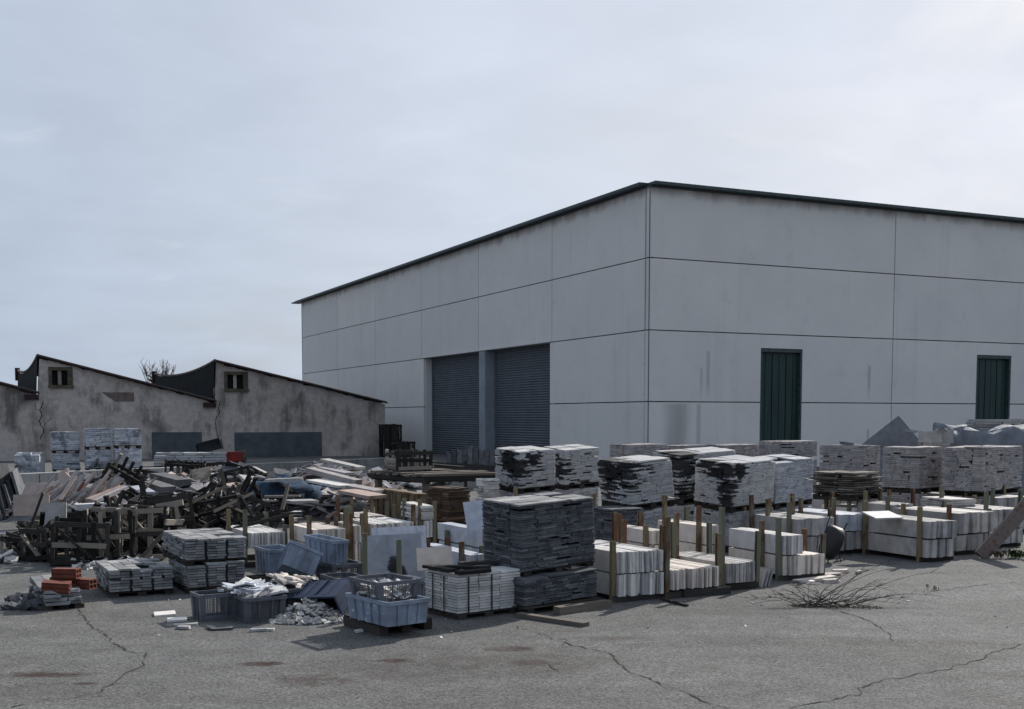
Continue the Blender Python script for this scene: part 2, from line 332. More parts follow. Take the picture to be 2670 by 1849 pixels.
def asphalt():
    m, t, b = newmat('worn_asphalt'); pos = nn(t, 'ShaderNodeNewGeometry').outputs['Position']
    big = noi(t, pos, .35, 5, .6); mid = noi(t, pos, 3.5, 6, .6)
    c = mixc(t, ramp(t, big, .35, .65), (.118, .118, .117), (.150, .149, .145))
    c = mixc(t, 1., c, mixc(t, ramp(t, mid, .3, .7), (.82,) * 3, (1.12,) * 3), 'MULTIPLY')
    vo = nn(t, 'ShaderNodeTexVoronoi'); vo.inputs['Scale'].default_value = 85; t.links.new(pos, vo.inputs['Vector'])
    hs = nn(t, 'ShaderNodeSeparateColor'); t.links.new(vo.outputs['Color'], hs.inputs[0])
    g = hs.outputs[0]
    c = mixc(t, 1., c, mixc(t, ramp(t, g, 0, 1), (.5,) * 3, (1.45,) * 3), 'MULTIPLY')
    fine = noi(t, pos, 34, 6, .75); c = mixc(t, 1., c, mixc(t, ramp(t, fine, .3, .7), (.72,) * 3, (1.24,) * 3), 'MULTIPLY')
    band = noi(t, pos, .9, 6, .6, .6, (.35, 1.4, 1)); c = mixc(t, 1., c, mixc(t, ramp(t, band, .35, .68), (1.1,) * 3, (.78, .77, .75)), 'MULTIPLY')
    blotch = noi(t, pos, 1.7, 7, .65); c = mixc(t, math_(t, 'MULTIPLY', ramp(t, blotch, .58, .72), .45), c, (.085, .075, .066))
    # tyre-worn dirt bands and rust stains that have soaked in
    sx = nn(t, 'ShaderNodeSeparateXYZ'); t.links.new(pos, sx.inputs[0])
    wob = noi(t, pos, 3.2, 7, .7); wob2 = noi(t, pos, 11, 6, .75)
    for (u, v, ax, ay, amt) in ((685, 1731, .20, .06, .8), (1025, 1723, .22, .05, .85), (1320, 1692, .26, .07, .7), (800, 1775, .3, .12, .45), (120, 1760, .34, .06, .75), (220, 1783, .1, .03, .7), (1400, 1728, .25, .06, .45), (1600, 1665, .35, .08, .35), (1000, 1740, .9, .35, .25), (1380, 1720, .8, .4, .22)):
        p = G(u, v); ax *= .8; ay *= .8
        ddx = math_(t, 'MULTIPLY', math_(t, 'SUBTRACT', sx.outputs[0], p.x), 1 / ax); ddy = math_(t, 'MULTIPLY', math_(t, 'SUBTRACT', sx.outputs[1], p.y), 1 / ay / 1.8)
        r = math_(t, 'ADD', math_(t, 'MULTIPLY', ddx, ddx), math_(t, 'MULTIPLY', ddy, ddy))
        k = ramp(t, math_(t, 'ADD', r, math_(t, 'ADD', math_(t, 'MULTIPLY', math_(t, 'SUBTRACT', wob, .5), 6.), math_(t, 'MULTIPLY', math_(t, 'SUBTRACT', wob2, .5), 4.))), 1.7, .0)
        c = mixc(t, math_(t, 'MULTIPLY', k, min(1., amt * 1.2), True), c, (.032, .019, .014))
    t.links.new(c, b.inputs['Base Color']); b.inputs['Roughness'].default_value = .93; b.inputs['Specular IOR Level'].default_value = .2
    bump(t, b, math_(t, 'ADD', g, math_(t, 'MULTIPLY', fine, 1.5)), .006, .9)
    return m
MAT['asphalt'] = asphalt()

def panel_mat(name, stain, eaves=False):
    m, t, b = newmat(name); pos = nn(t, 'ShaderNodeNewGeometry').outputs['Position']; rnd = nn(t, 'ShaderNodeObjectInfo').outputs['Random']
    c = mixc(t, rnd, (.635, .615, .595), (.70, .67, .635))
    c = mixc(t, ramp(t, noi(t, pos, .5, 6, .6), .35, .7, 0, .5), c, (.58, .56, .535))
    c = mixc(t, math_(t, 'MULTIPLY', ramp(t, noi(t, pos, 1.3, 8, .65), .55, .75), .25), c, (.42, .405, .39))
    dr = noi(t, pos, 1.6, 6, .6, 0, (1, 1, .06)); c = mixc(t, math_(t, 'MULTIPLY', ramp(t, dr, .58, .74), .2), c, (.36, .345, .33))
    if eaves:
        ge = nn(t, 'ShaderNodeSeparateXYZ'); t.links.new(nn(t, 'ShaderNodeTexCoord').outputs['Generated'], ge.inputs[0])
        k = math_(t, 'ADD', ge.outputs[2], math_(t, 'MULTIPLY', math_(t, 'SUBTRACT', noi(t, pos, 1.1, 7, .65, 0, (1, 1, .3)), .5), .35)); c = mixc(t, ramp(t, k, .86, 1.02, 0, .8), c, (.17, .145, .13))
    if stain:
        tco = nn(t, 'ShaderNodeTexCoord').outputs['Generated']; s = nn(t, 'ShaderNodeSeparateXYZ'); t.links.new(tco, s.inputs[0])
        wv = noi(t, pos, 2.4, 7, .7, 0, (1, 1, .1))
        for (x0, wd, z0, z1, amt) in stain:
            k = math_(t, 'SUBTRACT', 1.0, math_(t, 'MULTIPLY', math_(t, 'ABSOLUTE', math_(t, 'SUBTRACT', s.outputs[0], x0)), 1 / wd))
            kz = math_(t, 'MULTIPLY', ramp(t, s.outputs[2], z1, z1 - .04), ramp(t, s.outputs[2], z0, z0 + .3))
            k = math_(t, 'MULTIPLY', math_(t, 'MULTIPLY', ramp(t, math_(t, 'ADD', k, math_(t, 'SUBTRACT', wv, .5)), .1, .75), kz), amt, True)
            c = mixc(t, k, c, (.17, .165, .16))
    t.links.new(c, b.inputs['Base Color']); b.inputs['Roughness'].default_value = .9; b.inputs['Specular IOR Level'].default_value = .2
    bump(t, b, noi(t, pos, 14, 6), .003, .4); return m
MAT['panel'] = panel_mat('precast_concrete', None); MAT['paneltop'] = panel_mat('precast_concrete_dirty_top', None, True)

def plaster():
    m, t, b = newmat('mouldy_plaster'); pos = nn(t, 'ShaderNodeNewGeometry').outputs['Position']
    c = mixc(t, ramp(t, noi(t, pos, .35, 6, .6), .35, .68), (.53, .475, .44), (.42, .355, .315))
    c = mixc(t, 1., c, mixc(t, ramp(t, noi(t, pos, 4, 8, .7), .3, .7), (.72,) * 3, (1.15,) * 3), 'MULTIPLY')
    s = nn(t, 'ShaderNodeSeparateXYZ'); t.links.new(pos, s.inputs[0])
    run = noi(t, pos, 1.5, 8, .68, .2, (1, 1, .22)); blot = noi(t, pos, .55, 5, .6)
    k = ramp(t, math_(t, 'ADD', run, math_(t, 'MULTIPLY', math_(t, 'SUBTRACT', blot, .5), 1.1)), .50, .72)
    c = mixc(t, math_(t, 'MULTIPLY', k, .7), c, (.045, .045, .047))
    bl = noi(t, pos, 5., 8, .7); c = mixc(t, math_(t, 'MULTIPLY', ramp(t, bl, .60, .70), .45), c, (.06, .06, .06))
    t.links.new(c, b.inputs['Base Color']); b.inputs['Roughness'].default_value = .95; b.inputs['Specular IOR Level'].default_value = .1
    bump(t, b, math_(t, 'ADD', noi(t, pos, 8, 8, .7), k), .02, .6); return m
MAT['plaster'] = plaster()

# ------------------------------------------------------------------ ground
g = MB(); g.v = [Vector(p) for p in ((-700, -200, 0), (700, -200, 0), (700, 1500, 0), (-700, 1500, 0))]; g.f = [(0, 1, 2, 3)]
tag(g.build('yard_ground', MAT['asphalt']), kind='structure')
def crack(pts, wd, seed, name='crack'):
    rn = random.Random(seed); P = []
    for i in range(len(pts) - 1):
        a, b_ = G(*pts[i]), G(*pts[i + 1]); n = max(2, int((b_ - a).length / .06))
        for k in range(n): P.append(a.lerp(b_, k / n) + Vector((rn.uniform(-.018, .018), rn.uniform(-.03, .03), 0)))
    P.append(G(*pts[-1])); m = MB(); lastf = None
    for i, p in enumerate(P):
        t = (P[min(i + 1, len(P) - 1)] - P[max(0, i - 1)]).normalized(); q = Vector((-t.y, t.x, 0)) * wd * rn.choice((.2, .4, .6, .9)) * rn.uniform(.6, 1.1)
        m.v += [p + q + Vector((0, 0, .004)), p - q + Vector((0, 0, .004))]
        if i: n = 2 * i; m.f.append((n - 2, n, n + 1, n - 1))
    tag(m.build(name, MAT['crack']), kind='structure')
crack([(205, 1590), (222, 1612), (245, 1635), (300, 1680), (345, 1703), (378, 1703), (372, 1735), (335, 1752), (300, 1780), (250, 1810), (120, 1827), (30, 1845)], .011, 1)
crack([(1345, 1635), (1400, 1650), (1455, 1670), (1540, 1695), (1590, 1705), (1610, 1728), (1632, 1748), (1700, 1775), (1800, 1812), (1850, 1835), (1900, 1849)], .012, 2)
crack([(1905, 1552), (1960, 1560), (2060, 1572), (2150, 1585), (2210, 1600), (2260, 1618), (2300, 1640)], .014, 3)
crack([(2300, 1640), (2318, 1655), (2330, 1672)], .008, 4)
crack([(2060, 1849), (2150, 1828), (2235, 1812), (2250, 1792), (2310, 1775), (2430, 1752), (2560, 1722), (2585, 1705), (2670, 1680)], .010, 5)
crack([(1800, 1812), (1870, 1822), (1980, 1828), (2060, 1830)], .005, 6)
crack([(2330, 1540), (2440, 1541), (2560, 1525), (2670, 1517)], .010, 7)
crack([(1455, 1670), (1475, 1665), (1470, 1690)], .006, 8)
crack([(1430, 1500 + 230), (1445, 1742), (1455, 1752)], .006, 9)

# ------------------------------------------------------------------ warehouse
PSW = math.degrees(1.1289); WE1, WE2 = axes(PSW); WC = Vector((4.5936, 39.5588, 0))
wh = thing('warehouse', 'big pale concrete panel warehouse with dark green roof edge', 'building', WC, R(90 - PSW))
# local x runs along the gated right-hand front, local y along the shuttered left-hand side
ROW = [0, 2.348, 4.748, 7.148, 9.48]; JG = .018
PL, PR = 7.1053, 10.712
def wpanel(x0, x1, z0, z1, side, mat=None, th=.2):
    a, b_ = x0 + JG, x1 - JG
    if side == 'R': c, s = ((a + b_) / 2, th / 2, (z0 + z1) / 2), (b_ - a, th, z1 - z0 - 2 * JG)
    else: c, s = (th / 2, (a + b_) / 2, (z0 + z1) / 2), (th, b_ - a, z1 - z0 - 2 * JG)
    m = MB(); m.box((0, 0, 0), s); o = m.build('wall_panel', mat or MAT['panel'], wh, c); return o
# backing walls (joint colour shows in the gaps)
LE = 43.75; RE = 4 * PR
bk = MB(); bk.box(((RE) / 2, .24, 4.74), (RE, .08, 9.44)); bk.build('joint_backing', MAT['joint'], wh)
bk = MB()
for y0, y1, z0, z1 in ((.03, PL + .12, 0, 9.44), (PL + .12, 3 * PL - .3, 4.78, 9.44), (3 * PL - .3, LE, 0, 9.44)):
    bk.box((.24, (y0 + y1) / 2, (z0 + z1) / 2), (.08, y1 - y0, z1 - z0))
bk.build('joint_backing', MAT['joint'], wh)
DOORS = ((4.634, 6.483), (15.017, 16.888), (26.2, 28.05)); DZ = 4.26
st0 = panel_mat('precast_concrete_rain_streaked', [(.22, .14, -.2, 1.0, .4), (.30, .10, -.2, 1.0, .3), (.44, .03, .0, 1.0, .35)])
st1 = panel_mat('precast_concrete_dripping', [(.52, .025, .0, .75, .35), (.46, .02, .0, .5, .3)])
st2 = panel_mat('precast_concrete_long_streak', [(.74, .025, .0, .6, .45)])
for k in range(4):
    x0, x1 = (k * PR if k else .004 - JG), (k + 1) * PR
    for r in range(4):
        if r in (2, 3) or k == 3: wpanel(x0, x1, ROW[r], ROW[r + 1], 'R', MAT['paneltop'] if r == 3 else None); continue
        d0, d1 = DOORS[k]
        if r == 0:
            wpanel(x0, d0 + JG, ROW[0], ROW[1], 'R', st0 if k == 0 else None); wpanel(d1 - JG, x1, ROW[0], ROW[1], 'R', st2 if k == 0 else None)
        else:
            wpanel(x0, d0 + JG, ROW[1], ROW[2], 'R', st1 if k == 0 else None); wpanel(d1 - JG, x1, ROW[1], ROW[2], 'R', st2 if k == 0 else None)
            m = MB(); m.box((0, 0, 0), (d1 - d0 - .012, .2, ROW[2] - DZ - JG)); m.build('door_lintel', MAT['panel'], wh, ((d0 + d1) / 2, .1, (ROW[2] + DZ) / 2 - JG / 2))
for k in range(6):
    y0, y1 = (k * PL if k else .004 - JG), ((k + 1) * PL if k < 5 else LE)
    for r in range(4):
        if r < 2 and k in (1, 2): continue
        a, b_ = y0, y1
        if r < 2 and k == 0: b_ = y1 + .17
        if r < 2 and k == 3: a = y0 - .3
        if k == 0: a += .0
        wpanel(a, b_, ROW[r], ROW[r + 1], 'L', MAT['paneltop'] if r == 3 else None)
m = MB(); m.box((RE / 2, LE - .1, 4.74), (RE, .2, 9.44)); m.build('rear_wall', MAT['panel'], wh)
m = MB(); m.box((RE - .1, LE / 2, 4.74), (.2, LE - .5, 9.44)); m.build('side_wall', MAT['panel'], wh)
# roof and its edge trim
m = MB(); m.box((RE / 2, LE / 2, 9.56), (RE - .4, LE - .4, .12)); m.build('roof', MAT['roof'], wh)
OV = .28
for nm, c, s, mt in (('roof_trim', (RE / 2 + .1, -OV / 2 + .1, 9.565), (RE + .2, OV + .3, .095), 'trimg'), ('roof_trim', (-OV / 2 + .1, LE / 2 + .25, 9.567), (OV + .3, LE + .2, .099), 'trim'),
                     ('eaves_strip', (RE / 2, -.03, 9.485), (RE, .06, .03), 'joint'), ('eaves_strip', (-.03, LE / 2, 9.484), (.06, LE, .03), 'joint')):
    m = MB(); m.box(c, s); m.build(nm, MAT[mt], wh)
m = MB(); m.box((-OV / 2 + .1, LE + .9 , 9.56), (OV + .3, .9, .07)); m.build('roof_trim', MAT['trim'], wh)
m = MB(); m.box((.002, .002, 4.74), (.03, .03, 9.44), Matrix.Rotation(R(45), 3, 'Z')); m.build('corner_joint', MAT['joint'], wh)
# green boarded doors on the front
for d0, d1 in DOORS:
    dr = tag(link('door', None, wh, ((d0 + d1) / 2, 0, 0)))
    wdt = d1 - d0
    n = 6
    for i in range(n):
        m = MB(); m.box((0, 0, 0), (wdt / n - .035, .05, DZ - .22)); m.build('door_board', MAT['green'], dr, (-wdt / 2 + wdt * (i + .5) / n, .17 + (.01 if i % 2 else 0), DZ / 2 - .08))
    m = MB(); m.box((0, .21, DZ / 2 - .05), (wdt - .02, .03, DZ - .12)); m.build('door_backing', MAT['trim'], dr)
    for s in (-1, 1):
        m = MB(); m.box((s * (wdt / 2 - .04), .1, DZ / 2), (.07, .17, DZ - .01)); m.build('door_jamb', MAT['trimg'], dr)
    m = MB(); m.box((0, .09, DZ - .07), (wdt - .16, .15, .12)); m.build('door_head', MAT['trimg'], dr)
# two roller shutters set back in the left-hand side, concrete pillar between them
REC = .5
for y0, y1 in ((PL + .19, 2 * PL - .78), (2 * PL - .02, 3 * PL - .33)):
    sh = tag(link('roller_shutter', None, wh, (REC, (y0 + y1) / 2, 0))); wd = y1 - y0; m = MB()
    n = 45; pit = (4.75) / n; prof = []
    for i in range(n):
        z = i * pit; prof += [(0.0, z), (-.05, z + pit * .35), (-.055, z + pit * .6), (-.004, z + pit * .95)]
    for x, z in prof: m.v += [Vector((x, -wd / 2 + .03, z)), Vector((x, wd / 2 - .03, z))]
    for i in range(len(prof) - 1): m.f.append((2 * i, 2 * i + 1, 2 * i + 3, 2 * i + 2))
    m.build('slat_curtain', MAT['shutter'], sh)
    for s in (-1, 1):
        m = MB(); m.box((-.03, s * (wd / 2 - .05), 2.37), (.12, .08, 4.74)); m.build('guide_rail', MAT['shutter'], sh)
m = MB(); m.box((REC / 2 + .05, 2 * PL - .40, 2.37), (REC + .1, .74, 4.74)); pl = m.build('pillar', plain('grey_blue_pillar', (.24, .265, .30), .8, 0, .15, 1.5), wh)
m = MB(); m.box((-.005 , 2 * PL - .72, 2.37), (.03, .06, 4.72)); m.build('edge_strip', MAT['kerb'], pl)
m = MB(); m.box((REC / 2 + .1, PL + .15, 2.37), (REC, .06, 4.74)); m.build('opening_jamb', MAT['panel'], wh)
m = MB(); m.box((REC / 2 + .1, 3 * PL - .305, 2.37), (REC, .05, 4.74)); m.build('opening_jamb', MAT['panel'], wh)
m = MB(); m.box((REC / 2 + .12, 2 * PL, 4.79), (REC + .3, 2 * PL, .06)); m.build('opening_soffit', MAT['panel'], wh)

# ------------------------------------------------------------------ saw-tooth shed
SR = G(1005, 1190); SR.z = 0; SR = Vector((U(1005, 1100, 56).x, 56, 0))
def stx(u): return along((SR.x, SR.y, 2.), WE1, u)
def sz(u, v): x = stx(u); return U(u, v, SR.y + x * WE1.y).z
shed = thing('sawtooth_shed', 'old sawtooth roofed shed with stained plaster wall and cracks', 'building', SR, R(90 - PSW))
top = [(-330, 913), (-325, 913), (100, 1027), (107, 930), (545, 1043), (561, 1048), (566, 943), (1004, 1052)]
T = [(stx(u), sz(u, v)) for u, v in top]
def ztop(x):
    for (xa, za), (xb, zb) in zip(T, T[1:]):
        if xa <= x <= xb: return za + (zb - za) * (x - xa) / max(1e-6, xb - xa)
    return T[-1][1]
wins = []
for (ua, ub, va, vb) in ((129, 192, 957, 1012), (586, 648, 969, 1021)):
    wins.append((stx(ua), stx(ub), sz((ua + ub) / 2, vb), sz((ua + ub) / 2, va)))
xs = sorted(set([p[0] for p in T] + [x for w_ in wins for x in w_[:2]]))
fine = []
for a, b_ in zip(xs, xs[1:]):
    n = max(1, int((b_ - a) / .35))
    fine += [a + (b_ - a) * i / n for i in range(n)]
fine.append(xs[-1]); m = MB(); rn = random.Random(4)
def q(m, x0, x1, za0, za1, zb0, zb1, y0, y1):
    n = len(m.v)
    for y in (y0, y1):
        m.v += [Vector((x0, y, za0)), Vector((x1, y, za1)), Vector((x1, y, zb1)), Vector((x0, y, zb0))]
    m.f += [(n, n + 1, n + 2, n + 3), (n + 7, n + 6, n + 5, n + 4), (n + 3, n + 2, n + 6, n + 7), (n, n + 4, n + 5, n + 1), (n, n + 3, n + 7, n + 4), (n + 1, n + 5, n + 6, n + 2)]
for a, b_ in zip(fine, fine[1:]):
    e = 1e-4; ta, tb = ztop(a + e) - rn.uniform(.02, .09), ztop(b_ - e) - rn.uniform(.02, .09); hit = None
    for w_ in wins:
        if a >= w_[0] - .01 and b_ <= w_[1] + .01: hit = w_
    if hit: q(m, a, b_, 0, 0, hit[2], hit[2], 0, .3); q(m, a, b_, hit[3], hit[3], ta, tb, 0, .3)
    else: q(m, a, b_, 0, 0, ta, tb, 0, .3)
m.build('wall', MAT['plaster'], shed)
SD = 17.5
m = MB(); m.box((T[-1][0] - .15, SD / 2 + .3, 1.15), (.3, SD, 2.3)); m.build('end_wall', MAT['plaster'], shed)
m = MB(); m.box(((T[0][0] + T[-1][0]) / 2, SD, 1.1), (T[-1][0] - T[0][0] - .1, .3, 2.2)); m.build('rear_wall', MAT['plaster'], shed)
def sag(y): return -.34 * math.sin(math.pi * min(1, max(0, y) / SD)) ** .8
for (i0, i1) in ((1, 2), (3, 5), (6, 7)):
    (xa, za), (xb, zb) = T[i0], T[i1]; m = MB(); ny, nx = 12, 8
    for j in range(ny + 1):
        y = -.12 + (SD + .2) * j / ny
        for i in range(nx + 1):
            s = i / nx; m.v.append(Vector((xa - .06 + (xb - xa + .1) * s, y, za + (zb - za) * s + .03 + sag(y) * (1 - s))))
    nv = len(m.v); m.v += [v + Vector((0, 0, .07)) for v in m.v]
    for j in range(ny):
        for i in range(nx):
            a = j * (nx + 1) + i; m.f += [(a, a + nx + 1, a + nx + 2, a + 1), (nv + a, nv + a + 1, nv + a + nx + 2, nv + a + nx + 1)]
    for i in range(nx): m.f.append((i, i + 1, nv + i + 1, nv + i))
    for j in range(ny): a = j * (nx + 1); m.f.append((a, nv + a, nv + a + nx + 1, a + nx + 1))
    ro = m.build('roof', MAT['roof'], shed)
    m = MB(); m.bar((xa - .06, -.16, za + .02), (xb + .06, -.16, zb + .02), .05, .16, (0, 1, 0)); m.build('fascia', MAT['redtrim'], ro)
# steep glazed faces under each ridge
for i0 in (3, 6):
    xp, zp = T[i0]; xv, zv = T[i0 - 1]; zv = T[i0 - 1][1]; m = MB(); ny = 14
    for j in range(ny + 1):
        y = .02 + SD * j / ny; m.v += [Vector((xv - .05, y, zv - .1)), Vector((xp - .08, y, zp + sag(y)))]
    for j in range(ny): m.f.append((2 * j, 2 * j + 1, 2 * j + 3, 2 * j + 2))
    gl = m.build('ridge_glazing', MAT['glazing'], shed)
    m = MB(); m.tube([(xp - .07, SD * j / ny - .1, zp + sag(SD * j / ny) + .06) for j in range(ny + 1)], .06, 6); m.build('ridge_cap', MAT['roof'], gl)
    m = MB(); m.box((xp - .1, SD + .1, zp - .15), (.25, .25, .7)); m.build('ridge_end', MAT['redtrim'], shed)
    m = MB(); m.box((xv - .25, -.01, zv - .14), (.55, .3, .22)); m.build('valley_gutter', MAT['redtrim'], shed)
for wi, w_ in enumerate(wins):
    o = link('window', None, shed, ((w_[0] + w_[1]) / 2, 0, w_[2])); W_, H_ = w_[1] - w_[0], w_[3] - w_[2]
    m = MB(); m.box((0, .28, H_ / 2), (W_ + .1, .04, H_ + .1)); m.build('dark_inside', MAT['dark'], o)  # near-black sheet paints the shade inside the shed behind the opening
    for nm, c, s in (('frame', (-W_ / 2 + .07, .08, H_ / 2), (.14, .2, H_)), ('frame', (W_ / 2 - .1, .08, H_ / 2), (.2, .2, H_)), ('frame', (0, .085, H_ - .07), (W_ - .02, .19, .14)), ('sill', (0, .02, .06), (W_ + .05, .3, .12))):
        m = MB(); m.box(c, s); m.build(nm, MAT['ochre'], o)
    m = MB(); m.box((-.03, .15, H_ / 2), (.14, .1, H_ - .28)); m.build('mullion', MAT['woodl'], o)
for (ua, ub, va, vb, mt, nm) in ((394, 525, 1127, 1196, 'patch', 'render_patch'), (610, 838, 1127, 1192, 'patch', 'render_patch')):
    x0, x1 = stx(ua), stx(ub); um = (ua + ub) / 2; z0, z1 = max(.02, sz(um, vb)), sz(um, va); m = MB(); m.box(((x0 + x1) / 2, -.008, (z0 + z1) / 2), (x1 - x0, .03, z1 - z0)); m.build(nm, MAT[mt], shed)
m = MB(); pp = [(267, 1023), (350, 1023), (351, 1047), (302, 1047), (285, 1036)]
m.v = [Vector((stx(u), -.012, sz(u, v))) for u, v in pp]; m.f = [(0, 4, 3, 2, 1)]; m.build('bare_brick_patch', MAT['pinkpatch'], shed)
def wcrack(pts, wd, seed):
    rn = random.Random(seed); P = []
    for i in range(len(pts) - 1):
        for k in range(4):
            s = k / 4; P.append((pts[i][0] * (1 - s) + pts[i + 1][0] * s + rn.uniform(-1.2, 1.2), pts[i][1] * (1 - s) + pts[i + 1][1] * s))
    m = MB()
    for i, (u, v) in enumerate(P):
        x, z = stx(u), sz(u, v); ww = wd * rn.uniform(.5, 1.3); m.v += [Vector((x - ww, -.006, z)), Vector((x + ww, -.006, z))]
        if i: n = 2 * i; m.f.append((n - 2, n - 1, n + 1, n))
    m.build('crack', MAT['dark'], shed)
wcrack([(113, 1048), (108, 1062), (105, 1068), (109, 1085), (101, 1098), (106, 1110), (113, 1118), (112, 1128), (105, 1140), (104, 1148)], .02, 1)
wcrack([(113, 1110), (125, 1098), (134, 1088)], .013, 2)
wcrack([(576, 1045), (570, 1062), (573, 1075), (563, 1090), (561, 1105), (564, 1130), (572, 1150)], .017, 3)
wcrack([(92, 1050), (94, 1066), (103, 1069)], .016, 4)
# low concrete retaining kerb across the back of the yard
kb = MB(); ka, kc = G(-60, 1268), G(1020, 1213); kd = (kc - ka).normalized(); kn = Vector((-kd.y, kd.x, 0))
n = 9
kerb = thing('low_concrete_wall', 'low old concrete wall running along the back of the yard', 'wall', ka, math.atan2(kd.y, kd.x)); LK = (kc - ka).length
for i in range(n):
    m = MB(); m.box((0, 0, 0), (LK / n - .03, .45, .27)); m.build('wall_block', MAT['kerb'], kerb, (LK * (i + .5) / n, .25, .135 + random.uniform(-.01, .01)))

# bare tree behind the shed
tr = thing('bare_tree', 'bare winter tree showing above the shed roof', 'tree', U(412, 1000, 95).xy.to_3d()); rn = random.Random(8)
m = MB(); zt = U(412, 985, 95).z
m.tube([(0, 0, 0), (.05, 0, zt * .5), (0, .1, zt - .3)], [.22, .17, .1], 7); m.build('trunk', MAT['twig'], tr)
for i in range(26):
    m = MB(); a = rn.uniform(0, 6.28); sp_ = rn.uniform(.5, 1.7); h = rn.uniform(.5, 1.5) + (1.7 - sp_) * .25
    p0 = Vector((0, 0, zt - rn.uniform(.3, 1.4))); p2 = Vector((math.cos(a) * sp_, math.sin(a) * sp_, zt + h * .85)); p1 = (p0 + p2) / 2 + Vector((math.cos(a) * .25, math.sin(a) * .25, -.2))
    m.tube([p0, p1, p2], [.06, .035, .012], 4)
    for j in range(7):
        s = rn.uniform(.3, 1); b0 = p0.lerp(p1, min(1, s * 2)) if s < .5 else p1.lerp(p2, s * 2 - 1); m.tube([b0, b0 + Vector((rn.uniform(-.35, .35), rn.uniform(-.35, .35), rn.uniform(.2, .6)))], [.02, .007], 3)
    m.build('limb', MAT['twig'], tr)
# ------------------------------------------------------------------ builders for the stock
def pallet(label, c, rot, w, d, z, h=.11, group='dark wooden pallets under the stone stacks'):
    t = thing('pallet', label, 'pallet', (c[0], c[1], z), rot, group); h = max(h, .05)
    bt = h * .22
    for i in range(3): beam('bearer', (-w / 2 + w * (.08 + .42 * i), -d / 2, (h - bt) / 2), (-w / 2 + w * (.08 + .42 * i), d / 2, (h - bt) / 2), .085, h - bt, MAT['pallet'], t)
    n = 5
    for i in range(n): beam('deck_board', (-w / 2, -d / 2 + d * (.08 + .84 * i / (n - 1)), h - bt / 2), (w / 2, -d / 2 + d * (.08 + .84 * i / (n - 1)), h - bt / 2), d * .14, bt * .95, MAT['pallet'], t)
    return t
def core_box(t, w, d, z0, z1, mat, inset, name='inner_stones'):
    m = MB(); m.box((0, 0, (z0 + z1) / 2), (w - 2 * inset, d - 2 * inset, z1 - z0)); return m.build(name, mat, t)
def load(label, b, lt, plen, mat, name='stone_stack', cat='stone stack', group=None, jit=.018, cols=None, colsL=None, pname='flag_stone', kind='split', lean=(0, 0), top=(3, 3), deep=.16, seed=None, gap=.9, miss=.02, topmat=None, pair=0.):
    rn = random.Random(seed if seed is not None else label); random.seed(rn.random())
    t = thing(name, label, cat, (b.c.x, b.c.y, b.z0), b.rot, group); h = b.h; n = max(2, int(round(h / lt))); lt = h / n
    for k in range(n):
        z = (k + .5) * lt; ox, oy = lean[0] * z, lean[1] * z
        last = k == n - 1
        for side in (0, 1):                                   # 0: right-hand front face (-y), 1: left-hand face (-x)
            ln = b.w if side == 0 else b.d; cc = cols if side == 0 else colsL
            cuts = [0.]
            if cc:
                cuts = [ln * i / cc + (rn.uniform(-.006, .006) if 0 < i < cc else 0) for i in range(cc + 1)]; ci = 0
            else:
                while cuts[-1] < ln - plen * .5: cuts.append(cuts[-1] + plen * rn.uniform(.55, 1.5))
                f = ln / cuts[-1]; cuts = [x * f for x in cuts]
            for a, c2 in zip(cuts, cuts[1:]):
                if rn.random() < miss and not last: continue
                out = rn.uniform(-jit, jit); l2 = (c2 - a) * (.975 if not cc else .985)
                th = lt * gap * rn.uniform(.9, 1.05)
                if cc and pair:
                    if ci % 2: c2 -= pair
                    else: a += pair
                    ci += 1; l2 = (c2 - a) * .985
                if side == 0: loc = (-b.w / 2 + (a + c2) / 2 + ox, -b.d / 2 + deep / 2 + out + oy, z); sz_ = (l2, deep, th)
                else:
                    if a < deep * .6 and False: continue
                    loc = (-b.w / 2 + deep / 2 + out + ox, -b.d / 2 + (a + c2) / 2 + oy + .004, z); sz_ = (deep, l2, th)
                if side == 1 and c2 < deep * .9: continue
                if side == 1 and a < deep:
                    a2 = deep * .98
                    if c2 - a2 < .03: continue
                    l2 = c2 - a2; loc = (loc[0], -b.d / 2 + (a2 + c2) / 2 + oy, z); sz_ = (deep, l2, th)
                piece(pname, kind, mat, t, loc, sz_, (rn.uniform(-.01, .01), rn.uniform(-.01, .01), rn.uniform(-.03, .03)))
    # packed stones inside (also close the two far sides), then the top course
    cb_ = MB(); ox, oy = lean[0] * h, lean[1] * h; x0, x1, y0, y1 = -b.w / 2 + deep * .75, b.w / 2 - .012, -b.d / 2 + deep * .75, b.d / 2 - .012
    cb_.v = [Vector(p) for p in ((x0, y0, 0), (x1, y0, 0), (x1, y1, 0), (x0, y1, 0), (x0 + ox, y0 + oy, h - lt), (x1 + ox, y0 + oy, h - lt), (x1 + ox, y1 + oy, h - lt), (x0 + ox, y1 + oy, h - lt))]
    cb_.f = [(0, 3, 2, 1), (4, 5, 6, 7), (0, 1, 5, 4), (1, 2, 6, 5), (2, 3, 7, 6), (3, 0, 4, 7)]; cb_.build('inner_stones', mat, t)
    nx, ny = top
    for i in range(nx):
        for j in range(ny):
            if rn.random() < .05: continue
            x0 = -b.w / 2 + b.w * i / nx; y0 = -b.d / 2 + b.d * j / ny
            piece(pname, kind, topmat or mat, t, (x0 + b.w / nx / 2 + ox, y0 + b.d / ny / 2 + oy, h + lt * .45 + rn.uniform(-.003, .006)), (b.w / nx * rn.uniform(.9, 1.04), b.d / ny * rn.uniform(.9, 1.04), lt * .8), (rn.uniform(-.02, .02), rn.uniform(-.02, .02), rn.uniform(-.05, .05)))
    return t
